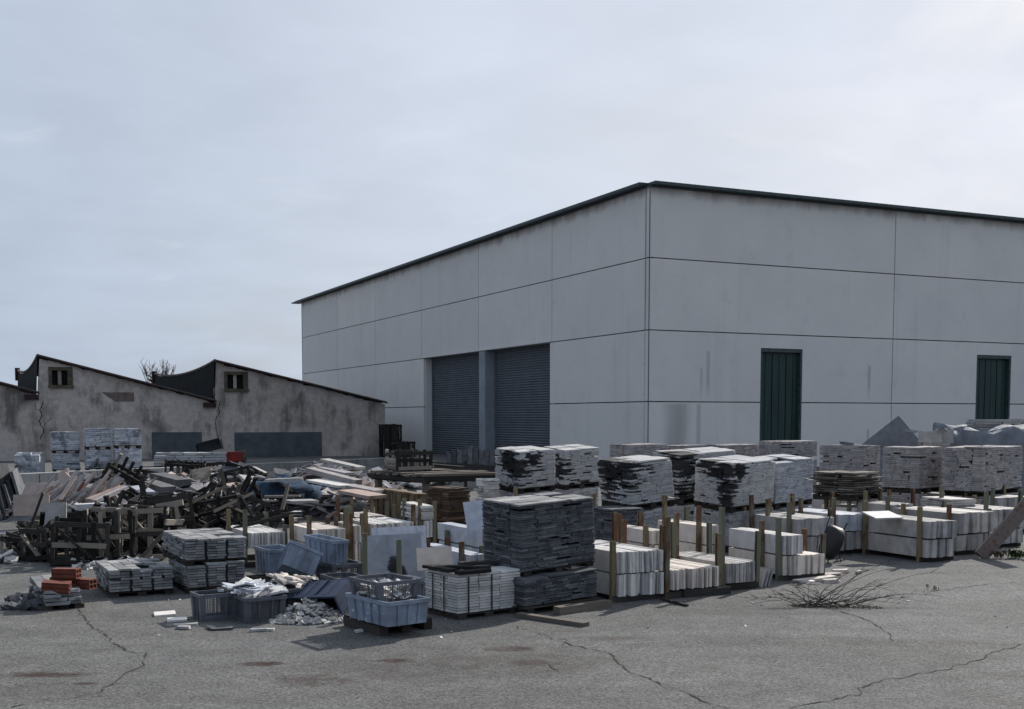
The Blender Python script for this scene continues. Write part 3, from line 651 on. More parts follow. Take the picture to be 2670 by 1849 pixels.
def bundle(label, b, n, mat, name='slab_bundle', cat='slab bundle', group=None, jl=.03, lean=0., pname='marble_slab', z0=None, z1=None, w=None, var=.03):
    rn = random.Random(label); random.seed(rn.random()); z0 = b.z0 if z0 is None else z0; z1 = b.z1 if z1 is None else z1; w = w or b.w
    e1, e2 = axes(b.psi); c = b.F + e1 * w / 2 + e2 * b.d / 2
    t = thing(name, label, cat, (c.x, c.y, z0), b.rot, group); h = z1 - z0
    ths = [rn.uniform(.6, 1.5) for _ in range(n)]; f = w / sum(ths); x = -w / 2
    for q_ in ths:
        th = q_ * f; hh = h * rn.uniform(1 - var, 1.0); dy = rn.uniform(-jl, jl)
        piece(pname, 'sawn', mat, t, (x + th / 2 + lean * .0, dy, hh / 2), (th * .94, b.d + rn.uniform(-jl, jl), hh), (rn.uniform(-.004, .004), lean + rn.uniform(-.006, .006), rn.uniform(-.004, .004)))
        x += th
    return t
_post = {}
def post_mesh(mat, hgt):
    key = (mat.name, round(hgt, 2))
    if key not in _post:
        a, t_ = .023, .007
        poly = [(-a, -a), (a, -a), (a, -a + t_), (-a + t_, -a + t_), (-a + t_, a - t_), (a, a - t_), (a, a), (-a, a)]
        m = MB(); m.prism(poly, 0, hgt); _post[key] = mesh('post', m.v, m.f, mat)
    return _post[key]
def rack(label, b, tops, d=None, w=None, ys=(.16, .80), cols='grgr', group='steel racks holding marble slabs', both=True, zb=0.):
    w = w or b.w; d = d or b.d; e1, e2 = axes(b.psi); c = b.F + e1 * w / 2 + e2 * d / 2; rn = random.Random(label)
    t = thing('steel_rack', label, 'rack', (c.x, c.y, zb), b.rot, group); k = 0
    for side in ((-1, 1) if both else (-1,)):
        for y in ys:
            m_ = MAT['postg'] if cols[k % len(cols)] == 'g' else MAT['postr']
            hgt = tops[k % len(tops)] - zb + rn.uniform(-.03, .03)
            link('post', post_mesh(m_, hgt), t, (side * (w / 2 + .036), -d / 2 + d * y, 0), (rn.uniform(-.02, .02), rn.uniform(-.02, .02), math.pi if side > 0 else 0)); k += 1
    for y in ys:
        m = MB(); m.box((0, -d / 2 + d * y, .035), (w + .1, .05, .06)); m.build('cross_beam', MAT['pallet'], t)
    return t
def slab(name, label, cat, base, yaw, ln, hgt, th, lean, mat, group=None, roll=0.):
    """slab standing on its long edge at base (centre of lower edge), leaning back"""
    o = piece(name, 'sawn', mat, None, (0, 0, 0), (ln, th, hgt))
    M_ = Matrix.Translation(Vector(base)) @ Matrix.Rotation(yaw, 4, 'Z') @ Matrix.Rotation(-lean, 4, 'X') @ Matrix.Rotation(roll, 4, 'Y') @ Matrix.Translation((0, 0, hgt / 2))
    o.location = M_.to_translation(); o.rotation_euler = M_.to_euler()
    return tag(o, label, cat, group)
def chips(name, n, fn, mat, smin, smax, seed, parent=None, flat=.35):
    """loose broken chips, too many to count"""
    rn = random.Random(seed); m = MB()
    for _ in range(n):
        p = fn(rn); s = rn.uniform(smin, smax); e = Euler((rn.uniform(-.6, .6), rn.uniform(-.6, .6), rn.uniform(0, 6.28))).to_matrix()
        m.box(p, (s, s * rn.uniform(.35, .9), s * flat * rn.uniform(.4, 1.2)), e, rn.uniform(.6, 1))
    return tag(m.build(name, mat, parent), kind='stuff')

def settle(t, pivot, grad):
    """let a thing sit on the yard's local fall: tilt it about its near corner"""
    ax = Vector((grad[1], -grad[0], 0)); ang = math.atan(ax.length)
    M0 = Matrix.Translation(t.location) @ t.rotation_euler.to_matrix().to_4x4()
    M1 = Matrix.Translation(pivot) @ Matrix.Rotation(ang, 4, ax.normalized()) @ Matrix.Translation(-pivot) @ M0
    t.location = M1.to_translation(); t.rotation_euler = M1.to_euler()
# ------------------------------------------------------------------ front row
b = BOX(1367, 1604, 1290, 1557, 1500, 50, d=.52); bl = b
pallet('pallet under the dark slate stack in the front row', b.c, b.rot, b.w + .04, b.d + .06, 0, .07)
b.z0 = .075; b.h = .235; ts = load('lower tier of the dark slate stack in the front row', b, .021, .17, MAT['slate'], seed=1, jit=.008, gap=.85, miss=.03, cat='slate stack', name='slate_stack')
settle(ts, Vector((b.F.x, b.F.y, 0)), (.0, .03))
b2 = BOX(1361, 1492, 1282, 1553, 1322, 50, Y=10.72, d=.56)
pt_ = pallet('pallet between the two tiers of dark slate', b2.c, b2.rot, b2.w, b2.d, b2.z0 - .05, .047); settle(pt_, b2.F, (0, .05))
ts = load('upper tier of the dark slate stack in the front row, tallest stack there', b2, .0205, .16, MAT['slate'], seed=2, jit=.008, gap=.85, miss=.035, cat='slate stack', name='slate_stack', lean=(-.03, .02), top=(3, 4), topmat=MAT['paver']); settle(ts, b2.F, (.0, .06))  # top course in a lighter stone colour, painting sunlight onto the slate
b = BOX(1193, 1618, 1109, 1357, 1507, 52)
pallet('pallet under the strapped white tile block', b.c, b.rot, b.w, b.d, 0, .05)
b.z0 = .055; b.h -= .055
t1 = load('strapped block of white marble tiles with boards on top, beside the crates', b, .0245, .2, MAT['tile'], seed=3, cols=3, colsL=2, kind='sawn', jit=.006, pname='tile', cat='tile stack', name='tile_stack', top=(3, 2), miss=0, gap=.86)
for x in (-.22, .04):
    for s in (-1,):
        m = MB(); m.box((x - .02, -b.d / 2 - .009, b.h / 2), (.014, .003, b.h)); m.build('strap', MAT['strap'], t1)
for y in (-.06, .12):
    m = MB(); m.box((-b.w / 2 - .011, y, b.h / 2), (.003, .014, b.h)); m.build('strap', MAT['strap'], t1)
for i, (xa, ya, xb_, yb_) in enumerate(((-.36, -.26, -.02, -.27), (-.3, .2, .05, -.2), (.0, .22, .36, .1), (-.37, -.2, -.35, .24))):
    mt = Matrix.Translation((b.c.x, b.c.y, b.z0 + b.h + .045)) @ Matrix.Rotation(b.rot, 4, 'Z')
    o = beam('board', mt @ Vector((xa, ya, i * .004)), mt @ Vector((xb_, yb_, i * .004)), .09, .03, MAT['wood'], None)
    tag(o, ['dark board lying along the front of the white tile block', 'dark board lying slantwise over the white tile block', 'dark board at the far corner of the white tile block', 'dark board along the left end of the white tile block'][i], 'board', 'boards on the tile block')
# grey paver stacks on the left
b = BOX(490, 1550, 440, 642, 1478, 62)
pallet('pallet under the two tier grey paver stack', b.c, b.rot, b.w, b.d, 0, .06); b.z0 = .065; b.h -= .065
load('lower tier of the two tier grey paver stack', b, .028, .1, MAT['paver'], seed=5, cols=6, colsL=5, kind='sawn', pname='paver', name='paver_stack', cat='paver stack', jit=.012, deep=.12, gap=.8, pair=.014)
b = BOX(484, 1462, 424, 645, 1414, 62, Y=11.9)
pallet('pallet between the two tiers of grey pavers', b.c, b.rot, b.w + .02, b.d, b.z0 - .06, .058)
load('upper tier of the two tier grey paver stack with loose pavers on top', b, .028, .1, MAT['paver'], seed=6, cols=6, colsL=5, kind='sawn', pname='paver', name='paver_stack', cat='paver stack', jit=.014, deep=.12, top=(5, 5), gap=.8, pair=.014)
b = BOX(285, 1560, 250, 455, 1494, 62)
pallet('pallet under the low grey paver stack by the bricks', b.c, b.rot, b.w, b.d, 0, .05); b.z0 = .055; b.h -= .055
load('single low stack of dark edged grey pavers beside the orange bricks', b, .027, .1, MAT['paver'], seed=7, cols=6, colsL=6, kind='sawn', pname='paver', name='paver_stack', cat='paver stack', jit=.014, deep=.12, top=(6, 4), gap=.8, pair=.014)
# broken little stack with orange hollow bricks on it
b = BOX(118, 1592, 80, 215, 1545, 62)
pallet('small sunken pallet under the broken paver stack', b.c, b.rot, b.w, b.d, 0, .04); b.z0 = .045; b.h = .10
load('collapsing little stack of rough grey pavers carrying the orange bricks', b, .03, .13, MAT['paver'], seed=8, pname='paver', name='paver_stack', cat='paver stack', jit=.05, lean=(-.1, 0), miss=.12, top=(3, 3), gap=.84)
for i, (u, z, Y, rz, tl, lb) in enumerate(((138, .21, 10.95, .15, .14, 'tilted orange hollow brick at the front of the pile'), (165, .31, 11.15, -.1, .0, 'topmost orange hollow brick on the pile'), (207, .205, 11.2, -.35, 0, 'orange hollow brick at the right of the pile'), (160, .222, 11.2, .0, 0, 'orange hollow brick under the topmost brick'))):
    p = Vector(((u - CX) / FO * Y, Y, z)); o = thing('hollow_brick', lb, 'brick', p, rz, 'orange hollow bricks', (tl, tl * .6, rz)); lx, ly, lz = .25, .11, .085
    m = MB()
    for z_ in (0, lz / 2, lz): m.box((0, 0, z_ - lz / 2 + .0), (lx, ly, .012))
    m.build('web', MAT['brick'], o); m = MB()
    for yy in (-ly / 2 + .006, 0, ly / 2 - .006): m.box((0, yy, 0), (lx - .002, .012, lz + .01))
    m.build('side', MAT['brick'], o)
chips('stone_scraps', 60, lambda rn: G(rn.uniform(20, 110), rn.uniform(1570, 1592)) + Vector((0, 0, rn.uniform(.0, .06))), MAT['slate'], .05, .16, 3)
# ------------------------------------------------------------------ racks of sawn slabs
def zz(u, v, Y): return U(u, v, Y).z
b = BOX(1613, 1572, 1540, 1726, 1440, 60, d=1.1); Y = b.Y
bundle('lower bundle of blue white marble slabs beside the dark slate', b, 15, MAT['marble'], z0=.055, z1=zz(1613, 1499, Y) , jl=.03)
bundle('upper bundle of blue white marble slabs beside the dark slate', b, 18, MAT['marble'], z0=zz(1613, 1497, Y), z1=b.z1, jl=.02, lean=-.03)
rack('rusty topped rack beside the dark slate stack', b, (.62, .8, .74, .78), cols='rgrr', ys=(.05, .8))
b = BOX(1755, 1562, 1690, 1876, 1486, 60, d=1.15); Y = b.Y
bundle('low bundle of cream slabs, second from the dark slate', b, 24, MAT['cream'], z0=zz(1755, 1539, Y), jl=.03)
rack('rack round the low cream bundle in the front row', b, (.80, .76, .64, .70), cols='grrg', ys=(.06, .7))
m = MB()
tag(beam('timber_sleeper', b.F + Vector((.1, .12, .04)), b.F + Vector((.62, .38, .04)), .1, .08, MAT['wood'], None), 'dark sleeper under the low cream slab bundle', 'timber')
b = BOX(1898, 1542, 1790, 1974, 1469, 60, d=1.1); Y = b.Y
bundle('low bundle of striped grey slabs, third from the dark slate', b, 17, MAT['dirty'], z0=zz(1898, 1521, Y), jl=.03)
rack('rack round the low striped bundle in the front row', b, (.86, .74, .6, .66), cols='grgg', ys=(.05, .75))
e1, e2 = axes(60)
for i in range(3): slab('loose_slab', ['first loose slab leaning beside the striped bundle', 'second loose slab leaning beside the striped bundle', 'third loose slab leaning beside the striped bundle'][i], 'slab', b.F + e1 * (b.w + .11 + .05 * i) + e2 * .45, R(120), .8, .2, .025, -.35, MAT['dirty'], 'loose slabs beside the striped bundle')
b = BOX(2045, 1516, 1906, 2146, 1397, 64, d=1.02); Y = b.Y
bundle('lower wide bundle of marble slabs with pinkish right end', b, 11, MAT['cream'], z0=.06, z1=zz(2045, 1450, Y), jl=.02)
bundle('upper bundle of smooth white slabs in front of the wheelbarrow', b, 7, MAT['marble'], z0=zz(2045, 1448, Y), w=b.w * .5, jl=.02)
rack('rack with a red rusty post round the smooth white bundle', b, (.69, .66, .5, .5), cols='grgr', ys=(.06, .36))
b5 = BOX(2079, 1440, 1990, 2174, 1353, 62, Y=14.7, d=1.2); Y = 14.7
bundle('striped grey slab bundle left of the wheelbarrow', b5, 12, MAT['dirty'], z0=zz(2079, 1399, Y), jl=.02)
bundle('under bundle left of the wheelbarrow', b5, 9, MAT['dirty'], z0=.06, z1=zz(2079, 1401, Y), jl=.02)
rack('rack left of the wheelbarrow', b5, (.72, .76, .62, .8), cols='gggr', ys=(.1, .7))
b6 = BOX(2188, 1431, 2090, 2262, 1342, 62, Y=15.3, d=1.2); Y = 15.3
bundle('bluish slab bundle behind the wheelbarrow', b6, 8, MAT['bluish'], z0=zz(2188, 1386, Y), jl=.02)
bundle('under bundle behind the wheelbarrow', b6, 8, MAT['dirty'], z0=.06, z1=zz(2188, 1388, Y), jl=.03)
rack('rack behind the wheelbarrow', b6, (.76, .74, .7, .78), cols='gggr', ys=(.08, .6))
b = BOX(2419, 1468, 2252, 2492, 1360, 64, d=1.15); Y = b.Y
bundle('lower tier of the long grey slab rack right of the wheelbarrow', b, 9, MAT['dirty'], z0=.06, z1=zz(2419, 1408, Y), jl=.035)
bundle('upper tier of the long grey slab rack right of the wheelbarrow', b, 9, MAT['dirty'], z0=zz(2419, 1405, Y), jl=.025, lean=.03)
rack('tall posted rack right of the wheelbarrow', b, (.67, .72, .45, .5), cols='rrgg', ys=(.10, .93))
o = slab('loose_slab', 'thin white slab lying tilted on the long grey slab rack', 'slab', U(2320, 1352, 14.75), R(20), .42, .30, .02, R(78), MAT['marble'], None, 0.)
b8 = BOX(2494, 1442, 2420, 2590, 1338, 62, Y=15.2, d=1.1); Y = 15.2
bundle('upper dirty grey bundle at the right, behind the leaning plank', b8, 8, MAT['dirty'], z0=zz(2494, 1393, Y), jl=.03)
bundle('lower dirty grey bundle at the right, behind the leaning plank', b8, 8, MAT['dirty'], z0=.06, z1=zz(2494, 1396, Y), jl=.03)
rack('rack at the right behind the leaning plank', b8, (.70, .66, .6, .66), cols='rrgg', ys=(.1, .8))
b9 = BOX(2589, 1440, 2520, 2668, 1329, 62, Y=16., d=1.1); Y = 16
bundle('upper bundle at the far right edge of the racks', b9, 7, MAT['dirty'], z0=zz(2589, 1380, Y), jl=.03)
bundle('lower bundle at the far right edge of the racks', b9, 7, MAT['dirty'], z0=.06, z1=zz(2589, 1382, Y), jl=.03)
rack('rack at the far right edge', b9, (.78, .8, .8, .7), cols='gggr', ys=(.1, .8))
b = BOX(2480, 1346, 2400, 2545, 1308, 62, Y=16.4); load('flat pack of slabs lying on the right hand racks', b, .03, .5, MAT['dirty'], seed=21, kind='sawn', pname='marble_slab', name='slab_pack', cat='slab pack', jit=.015, cols=1, colsL=1, top=(1, 1), deep=.2)
b.z0 = .06; b.h = .42; b.z1 = .48
bundle('bundle carrying the flat slab pack', b, 8, MAT['dirty'], z0=.06, z1=U(2480, 1346, 16.4).z - .004)
# second line of racks
for (uF, Y, uL, uR, vb, vt, mt, n, lb, tops, cs) in (
    (1700, 13.0, 1605, 1737, 1420, 1384, 'cream', 5, 'short cream block behind the slate rack', (.62, .66, .6, .72), 'rrgr'),
    (1841, 13.7, 1714, 1884, 1421, 1372, 'cream', 4, 'long cream slab bundle in the second line', (.76, .82, .72, .7), 'rrgg'),
    (2015, 15.2, 1935, 2070, 1392, 1362, 'rosy', 9, 'leaning pinkish slabs in the second line', (.74, .7, .76, .7), 'rrrr'),
    (2225, 17.6, 2160, 2300, 1362, 1324, 'marble', 6, 'white topped bundle behind the bluish one', (.66, .62, .7, .7), 'grgr'),
    (2330, 17.0, 2275, 2385, 1356, 1316, 'dirty', 6, 'white topped bundle behind the tilted thin slab', (.68, .7, .74, .72), 'grgr'),
    (2430, 19.2, 2290, 2475, 1322, 1288, 'dirty', 6, 'dark sided plates in the third line behind the tilted slab', (.74, .76, .72, .7), 'gggr'),
    (2600, 18.0, 2530, 2690, 1330, 1298, 'dirty', 6, 'dark sided plates in the third line at the right edge', (.74, .76, .72, .7), 'gggr'),
    (2165, 18.6, 2090, 2210, 1330, 1292, 'dirty', 6, 'dark plates under the rough flat stones', (.5, .5, .5, .5), 'gggr'),
    (653, 13.9, 590, 745, 1432, 1390, 'marble', 22, 'fine striped marble bundle behind the pavers', (.70, .66, .5, .55), 'grgg'),
    (819, 13.6, 757, 901, 1422, 1381, 'cream', 9, 'cream bundle with dark stripes behind the blue crates', (.67, .64, .72, .6), 'rrrg'),
    (925, 14.0, 895, 941, 1415, 1371, 'cream', 3, 'narrow cream bundle beside the stained slab', (.66, .66, .62, .66), 'rgrg'),
    (970, 14.8, 905, 1079, 1410, 1366, 'marble', 20, 'white striped bundle behind the stained slab', (.62, .66, .66, .62), 'rgrg'),
    (930, 16.3, 878, 1008, 1388, 1347, 'cream', 7, 'pinkish topped bundle behind the white striped one', (.62, .66, .6, .64), 'rrgr'),
    (1290, 12.7, 1113, 1325, 1437, 1390, 'bluish', 5, 'long bluish slabs on edge behind the dark slate', (.56, .5, .5, .5), 'rgrg'),
    (1225, 11.9, 1098, 1262, 1495, 1446, 'bluish', 4, 'low bluish slabs on edge behind the tile block', (.5, .48, .46, .5), 'grgr'),
    (1108, 15.3, 1050, 1131, 1402, 1357, 'marble', 6, 'white bundle under the flat white slabs', (.74, .72, .7, .7), 'rgrg'),
    (1560, 16.2, 1500, 1640, 1400, 1352, 'dirty', 6, 'bundle behind the slate rack posts', (.74, .72, .7, .7), 'rrrr'),
    (1420, 15.6, 1330, 1500, 1345, 1316, 'rosy', 8, 'pinkish plates lying behind the dark slate top', (.78, .8, .74, .76), 'rrgr'),
    (1330, 19.0, 1270, 1400, 1345, 1312, 'dirty', 6, 'plates behind the big leaning white slab', (.74, .76, .78, .72), 'rrgr')):
    b = BOX(uF, vb, uL, uR, vt, 62, Y=Y); z_lo = b.z0; b.d = max(.7, min(b.d, 1.5))
    bundle(lb, b, n, MAT[mt], jl=.025)
    if z_lo > .25: bundle('under tier of the ' + lb, b, n, MAT[mt], z0=.06, z1=z_lo - .008, jl=.03)
    rack('rack of the ' + lb, b, tops, cols=cs, ys=(.1, .78))
b = BOX(1100, 1356, 1046, 1131, 1326, 62, Y=15.3); load('flat white slabs stacked on a bundle behind the stained slab', b, .034, .6, MAT['marble'], seed=31, kind='split', pname='marble_slab', name='slab_pack', cat='slab pack', jit=.02, cols=1, colsL=1, top=(1, 1), deep=.25)
# stray posts standing between bundles
# leaning marble slabs in the middle
slab('stained_slab', 'big marble slab with a dark corner stain leaning behind the blue crate', 'slab', G(1026, 1560) + Vector((0, .25, .1)), R(28), .66, .52, .03, R(14), stone('stained_marble', (.29, .31, .355), (.31, .33, .37), .05, .05, ((U(1026, 1472, 11.9), .07), (U(1040, 1492, 11.85), .08), (U(1008, 1455, 11.95), .05), (U(990, 1440, 12), .03)), (.12, .12, .14), 1.7, vein=.5, grain=.25, rough=.5, bd=.002))
slab('stained_slab', 'marble slab showing just above the stained slab', 'slab', G(1040, 1555) + Vector((0, .45, .12)), R(28), .60, .55, .03, R(12), MAT['bluish'])
slab('cream_slab', 'small cream slab leaning between the stained slab and the tile block', 'slab', U(1135, 1486, 11.2), R(24), .36, .22, .025, R(10), MAT['cream'])
slab('white_slab', 'large white slab leaning behind the top of the dark slate', 'slab', U(1290, 1400, 13.2), R(18), .62, .44, .03, R(12), MAT['bluish'], None, R(-6))
for sgn, (u, v, vt, Y, c_) in enumerate(((952, 1490, 1391, 11.0, 'postg'), (1041, 1500, 1407, 10.8, 'postg'))):
    p = U(u, v, Y); p.z = 0; o = link('steel_post', post_mesh(MAT[c_], U(u, vt, Y).z), None, p); tag(o, ['mossy steel post left of the dark corner stain', 'mossy steel post standing in front of the dark corner stain'][sgn], 'post', 'posts in front of the stained slab')
# ------------------------------------------------------------------ tall stacks of split stone behind
def tower(lab, spec, mt, lt=.026, plen=.17, low=True, lean=(0, 0), seed=0, top=(2, 2), jit=.006, lowmat=None, kind='split', grad=None):
    b = BOX(*spec[:6], Y=spec[6]); b.d = max(b.d, .6) if len(spec) < 8 else spec[7]; e1, e2 = axes(b.psi); b.c = b.F + e1 * b.w / 2 + e2 * b.d / 2; z0 = b.z0
    ph = .085; z_l = z0 - ph; TT = []
    if low:
        TT.append(pallet('pallet halfway up the ' + lab, b.c, b.rot, b.w + .02, b.d, z_l + .002, ph - .004))
        b.z0 = .09; b.h = z_l - .09 - lt; TT.append(load('lower tier of the ' + lab, b, lt * 1.1, plen, MAT[lowmat or mt], seed=seed + 100, jit=jit, top=(2, 2), kind=kind))
    else:
        b.z0 = 0
    TT.append(pallet('bottom pallet of the ' + lab, b.c, b.rot, b.w + .02, b.d, 0, .085))
    b.z0 = z0 if low else .09; b.h = zz(spec[0], spec[4], b.Y) - b.z0 - lt * .8
    TT.append(load(lab, b, lt, plen, MAT[mt], seed=seed, lean=lean, top=top, jit=jit, kind=kind, miss=.05, gap=.92))
    if grad:
        for t in TT: settle(t, Vector((b.F.x, b.F.y, 0)), grad)
tower('black stained stone tower in front of the right shutter', (1354, 1273, 1291, 1448, 1178, 55, 17.6), 'grey', seed=41, grad=(0, .088))
tower('stone tower just right of the black stained one', (1472, 1264, 1448, 1561, 1173, 55, 19.0), 'grey', seed=42, grad=(0, .088))
tower('leaning stone tower with a black left side', (1650, 1316, 1570, 1763, 1206, 58, 15.5), 'grey', seed=43, lean=(-.08, .03), grad=(.03, .075))
tower('dark stone tower wedged between two bigger ones', (1765, 1300, 1740, 1915, 1186, 58, 17.2), 'grey', seed=44, grad=(0, .088))
tower('broad stone tower with a dark top corner, middle of the yard', (1903, 1321, 1808.5, 2015, 1210, 55, 15.5), 'grey', seed=45, grad=(0, .088))
tower('stone tower close beside the broad one', (2019, 1312, 1995, 2116, 1203, 55, 16.3), 'pale', seed=46, grad=(0, .088))
tower('brownish stone tower behind the leaning one, left', (1640, 1262, 1615, 1743, 1160, 58, 21.5), 'pink', seed=47)
tower('brownish stone tower behind the leaning one, middle', (1760, 1262, 1735, 1866, 1163, 58, 22.), 'pink', seed=48)
tower('brownish stone tower behind the broad one', (1890, 1262, 1866, 1977, 1161, 58, 22.), 'pink', seed=49)
tower('pinkish stone tower under the first green door', (2050, 1240, 1976, 2130, 1151, 55, 21.), 'pink', seed=50)
tower('tidy pinkish tower left of the pointed slab', (2243, 1268, 2135, 2293, 1163, 40, 20.), 'pink', seed=51, lt=.03, kind='sawn')
tower('tidy pinkish tower in front of the pointed slab', (2395, 1274, 2300, 2455, 1167, 45, 18.8), 'pink', seed=52, lt=.03, kind='sawn')
tower('widest pinkish tower at the right', (2560, 1282, 2458, 2664, 1168, 42, 18.2), 'pink', seed=53, lt=.03)
tower('dark stone stack with rough sides behind the slate rack', (1592, 1420, 1540, 1680, 1330, 58, 14.6), 'slate', seed=54, low=False)
# low heap of rough flat stones
b = BOX(2230, 1292, 2118, 2298, 1240, 45, Y=17.5)
load('heap of rough flat stones beside the tidy pinkish tower', b, .035, .45, MAT['umber'], seed=55, jit=.07, top=(2, 2), pname='flag_stone', name='flat_stone_heap', cat='stone heap', deep=.3, gap=.7)
pallet('platform under the rough flat stones', b.c, b.rot, b.w, b.d, b.z0 - .09, .085)
# three + one pallet stacks near the shed wall
for i, (ua, ub, va, vm, vb, lb) in enumerate(((138, 211, 1130, 1183, 1232, 'left'), (226, 292, 1121, 1173, 1230, 'middle'), (302, 372, 1122, 1170, 1228, 'right'))):
    Y = 36.; e1, e2 = axes(66); F = U(ua, 1240, Y); wd = along(F, e1, ub)
    for k, (v0, v1) in enumerate(((vb, vm + 4), (vm, va))):
        b = Box(); b.w = wd; b.d = .75; b.z0 = max(.11, U(ua, v0, Y).z + .1); b.h = U(ua, v1, Y).z - b.z0; b.c = F + e1 * b.w / 2 + e2 * .375; b.rot = R(24); b.psi = 66
        pallet('pallet under the %s tier of the %s pale stack by the shed' % (('lower', 'upper')[k], lb), b.c, b.rot, b.w, b.d, max(0, b.z0 - .1), .095)
        load('%s tier of the %s pale stone stack by the shed wall' % (('lower', 'upper')[k], lb), b, .06, .3, MAT['shedstack'], seed=60 + i * 2 + k, jit=.015, top=(2, 2), group='pale stacks by the shed wall', lean=(random.uniform(-.04, .04), 0))
    if i == 2: pass
b = Box(); Y = 35.; e1, e2 = axes(80); F = U(38, 1240, Y); b.w = along(F, e1, 104); b.d = .8; b.z0 = .02; b.h = U(38, 1188, Y).z; b.c = F + e1 * b.w / 2 + e2 * .4; b.rot = R(10); b.psi = 80
load('lone low pale stone stack by the shed wall at the left', b, .06, .3, MAT['shedstack'], seed=70, group='pale stacks by the shed wall')
# ------------------------------------------------------------------ plastic crates
def crate(label, F, psi, w, d, h, mat, lattice=False, tilt=None, name='plastic_crate', group='plastic crates', tp=.93, world=None):
    e1, e2 = axes(psi); c = F + e1 * w / 2 + e2 * d / 2
    t = thing(name, label, 'crate', c, R(90 - psi), group)
    if world is not None: t.location = world[0]; t.rotation_euler = world[1]
    th = .012; m = MB()
    def ring(k, z, ins): return [Vector((sx * (w / 2 * k - ins), sy * (d / 2 * k - ins), z)) for sx, sy in ((-1, -1), (1, -1), (1, 1), (-1, 1))]
    def hollow(m, z0, z1, k0, k1, ins=0., bottom=False):
        n = len(m.v); m.v += ring(k0, z0, ins) + ring(k1, z1, ins) + ring(k1, z1, ins + th) + ring(k0, z0 + (th if bottom else 0), ins + th)
        for r_ in range(3):
            for i in range(4): a, b_ = n + r_ * 4 + i, n + r_ * 4 + (i + 1) % 4; m.f.append((a, b_, b_ + 4, a + 4))
        if bottom: m.f += [(n + 3, n + 2, n + 1, n), (n + 12, n + 13, n + 14, n + 15)]
        else:
            for i in range(4): a, b_ = n + 12 + i, n + 12 + (i + 1) % 4; m.f.append((a, b_, n + (i + 1) % 4, n + i))
    if not lattice:
        hollow(m, 0, h, tp, 1, 0, True); m.build('shell', mat, t)
    else:
        hollow(m, 0, h * .12, tp, tp + (1 - tp) * .12, 0, True); m.build('base_tray', mat, t)
        m = MB()
        for sx in (-1, 1):
            for sy in (-1, 1):
                m.bar((sx * (w / 2 * tp - .02), sy * (d / 2 * tp - .02), .01), (sx * (w / 2 - .02), sy * (d / 2 - .02), h), .05, .05, (0, 1, 0))
        m.build('corner_posts', mat, t); m = MB()
        for sx in (-1, 1):
            for k in range(20):
                s = -1 + 2 * (k + .5) / 20; m.bar((sx * (w / 2 * tp - .006), s * d / 2 * tp * .93, .02), (sx * (w / 2 - .006), s * d / 2 * .93, h), .0035, .004, (1, 0, 0))
            for k in range(13): z = h * (k + 1) / 14; q_ = tp + (1 - tp) * z / h; m.bar((sx * (w / 2 * q_ - .008), -d / 2 * q_ * .95, z), (sx * (w / 2 * q_ - .008), d / 2 * q_ * .95, z), .0035, .004)
        for sy in (-1, 1):
            for k in range(16):
                s = -1 + 2 * (k + .5) / 16; m.bar((s * w / 2 * tp * .93, sy * (d / 2 * tp - .006), .02), (s * w / 2 * .93, sy * (d / 2 - .006), h), .0035, .004, (0, 1, 0))
            for k in range(13): z = h * (k + 1) / 14; q_ = tp + (1 - tp) * z / h; m.bar((-w / 2 * q_ * .95, sy * (d / 2 * q_ - .008), z), (w / 2 * q_ * .95, sy * (d / 2 * q_ - .008), z), .0035, .004)
        m.build('lattice', mat, t)
    m = MB(); hollow(m, h - .028, h + .004, 1.045, 1.045); m.build('rim', mat, t)
    for sy in (-1, 1):
        for k in range(2 if lattice else 3 if w < .45 else 4):
            x = -w / 2 + w * (k + 1) / (3 if lattice else 4 if w < .45 else 5); m = MB(); m.bar((x * tp, sy * (d / 2 * tp + .006), .01), (x, sy * (d / 2 + .006), h - .03), .012, .008 if lattice else .016, (0, 1, 0)); m.build('rib', mat, t)
    for sx in (-1, 1):
        for k in range(2 if lattice else 4):
            y = -d / 2 + d * (k + 1) / (3 if lattice else 5); m = MB(); m.bar((sx * (w / 2 * tp + .006), y * tp, .01), (sx * (w / 2 + .006), y, h - .03), .008 if lattice else .016, .012, (0, 1, 0)); m.build('rib', mat, t)
    return t
F = G(990, 1658); pb = BOX(990, 1658, 895, 1128, 1620, 52)
pallet('dark pallet under the front blue crate', pb.c, pb.rot, pb.w, pb.d, 0, .10, None)
F = G(1011, 1637, .102); e1, e2 = axes(52); cw, cd = along(F, e1, 1119), along(F, e2, 905); chh = U(1011, 1572, F.y).z - .102
crate('blue plastic crate on the dark pallet, nearest to the camera', F, 52, cw, cd, chh, MAT['blue'])
cc = F + e1 * cw / 2 + e2 * cd / 2
F2 = cc - e1 * .19 - e2 * .20 + e2 * .03; F2.z = .118
crate('grey mesh crate full of stone strips standing inside the blue crate', F2, 52, .40, .46, .33, MAT['greyp'], True, tp=.84)
def infill(c, psi, w, d, z0, z1):
    a, b_ = axes(psi)
    return lambda rn: Vector(c) + a * rn.uniform(-w / 2, w / 2) + b_ * rn.uniform(-d / 2, d / 2) + Vector((0, 0, rn.uniform(z0, z1)))
c2 = F2 + e1 * .20 + e2 * .23; c2.z = 0
chips('stone_strips', 560, infill(c2, 52, .31, .36, .14, .40), MAT['chip'], .03, .12, 21, flat=.22)
chips('stone_chips', 420, infill((cc.x, cc.y, 0), 52, cw * .86, cd * .86, .11, .11 + chh * .75), MAT['chip'], .02, .09, 22)
F = U(1085, 1560, 10.1); F.z = 0
crate('pale blue crate half hidden between mesh crate and tile block', G(1085, 1590), 52, .16, .4, .27, MAT['blue'])
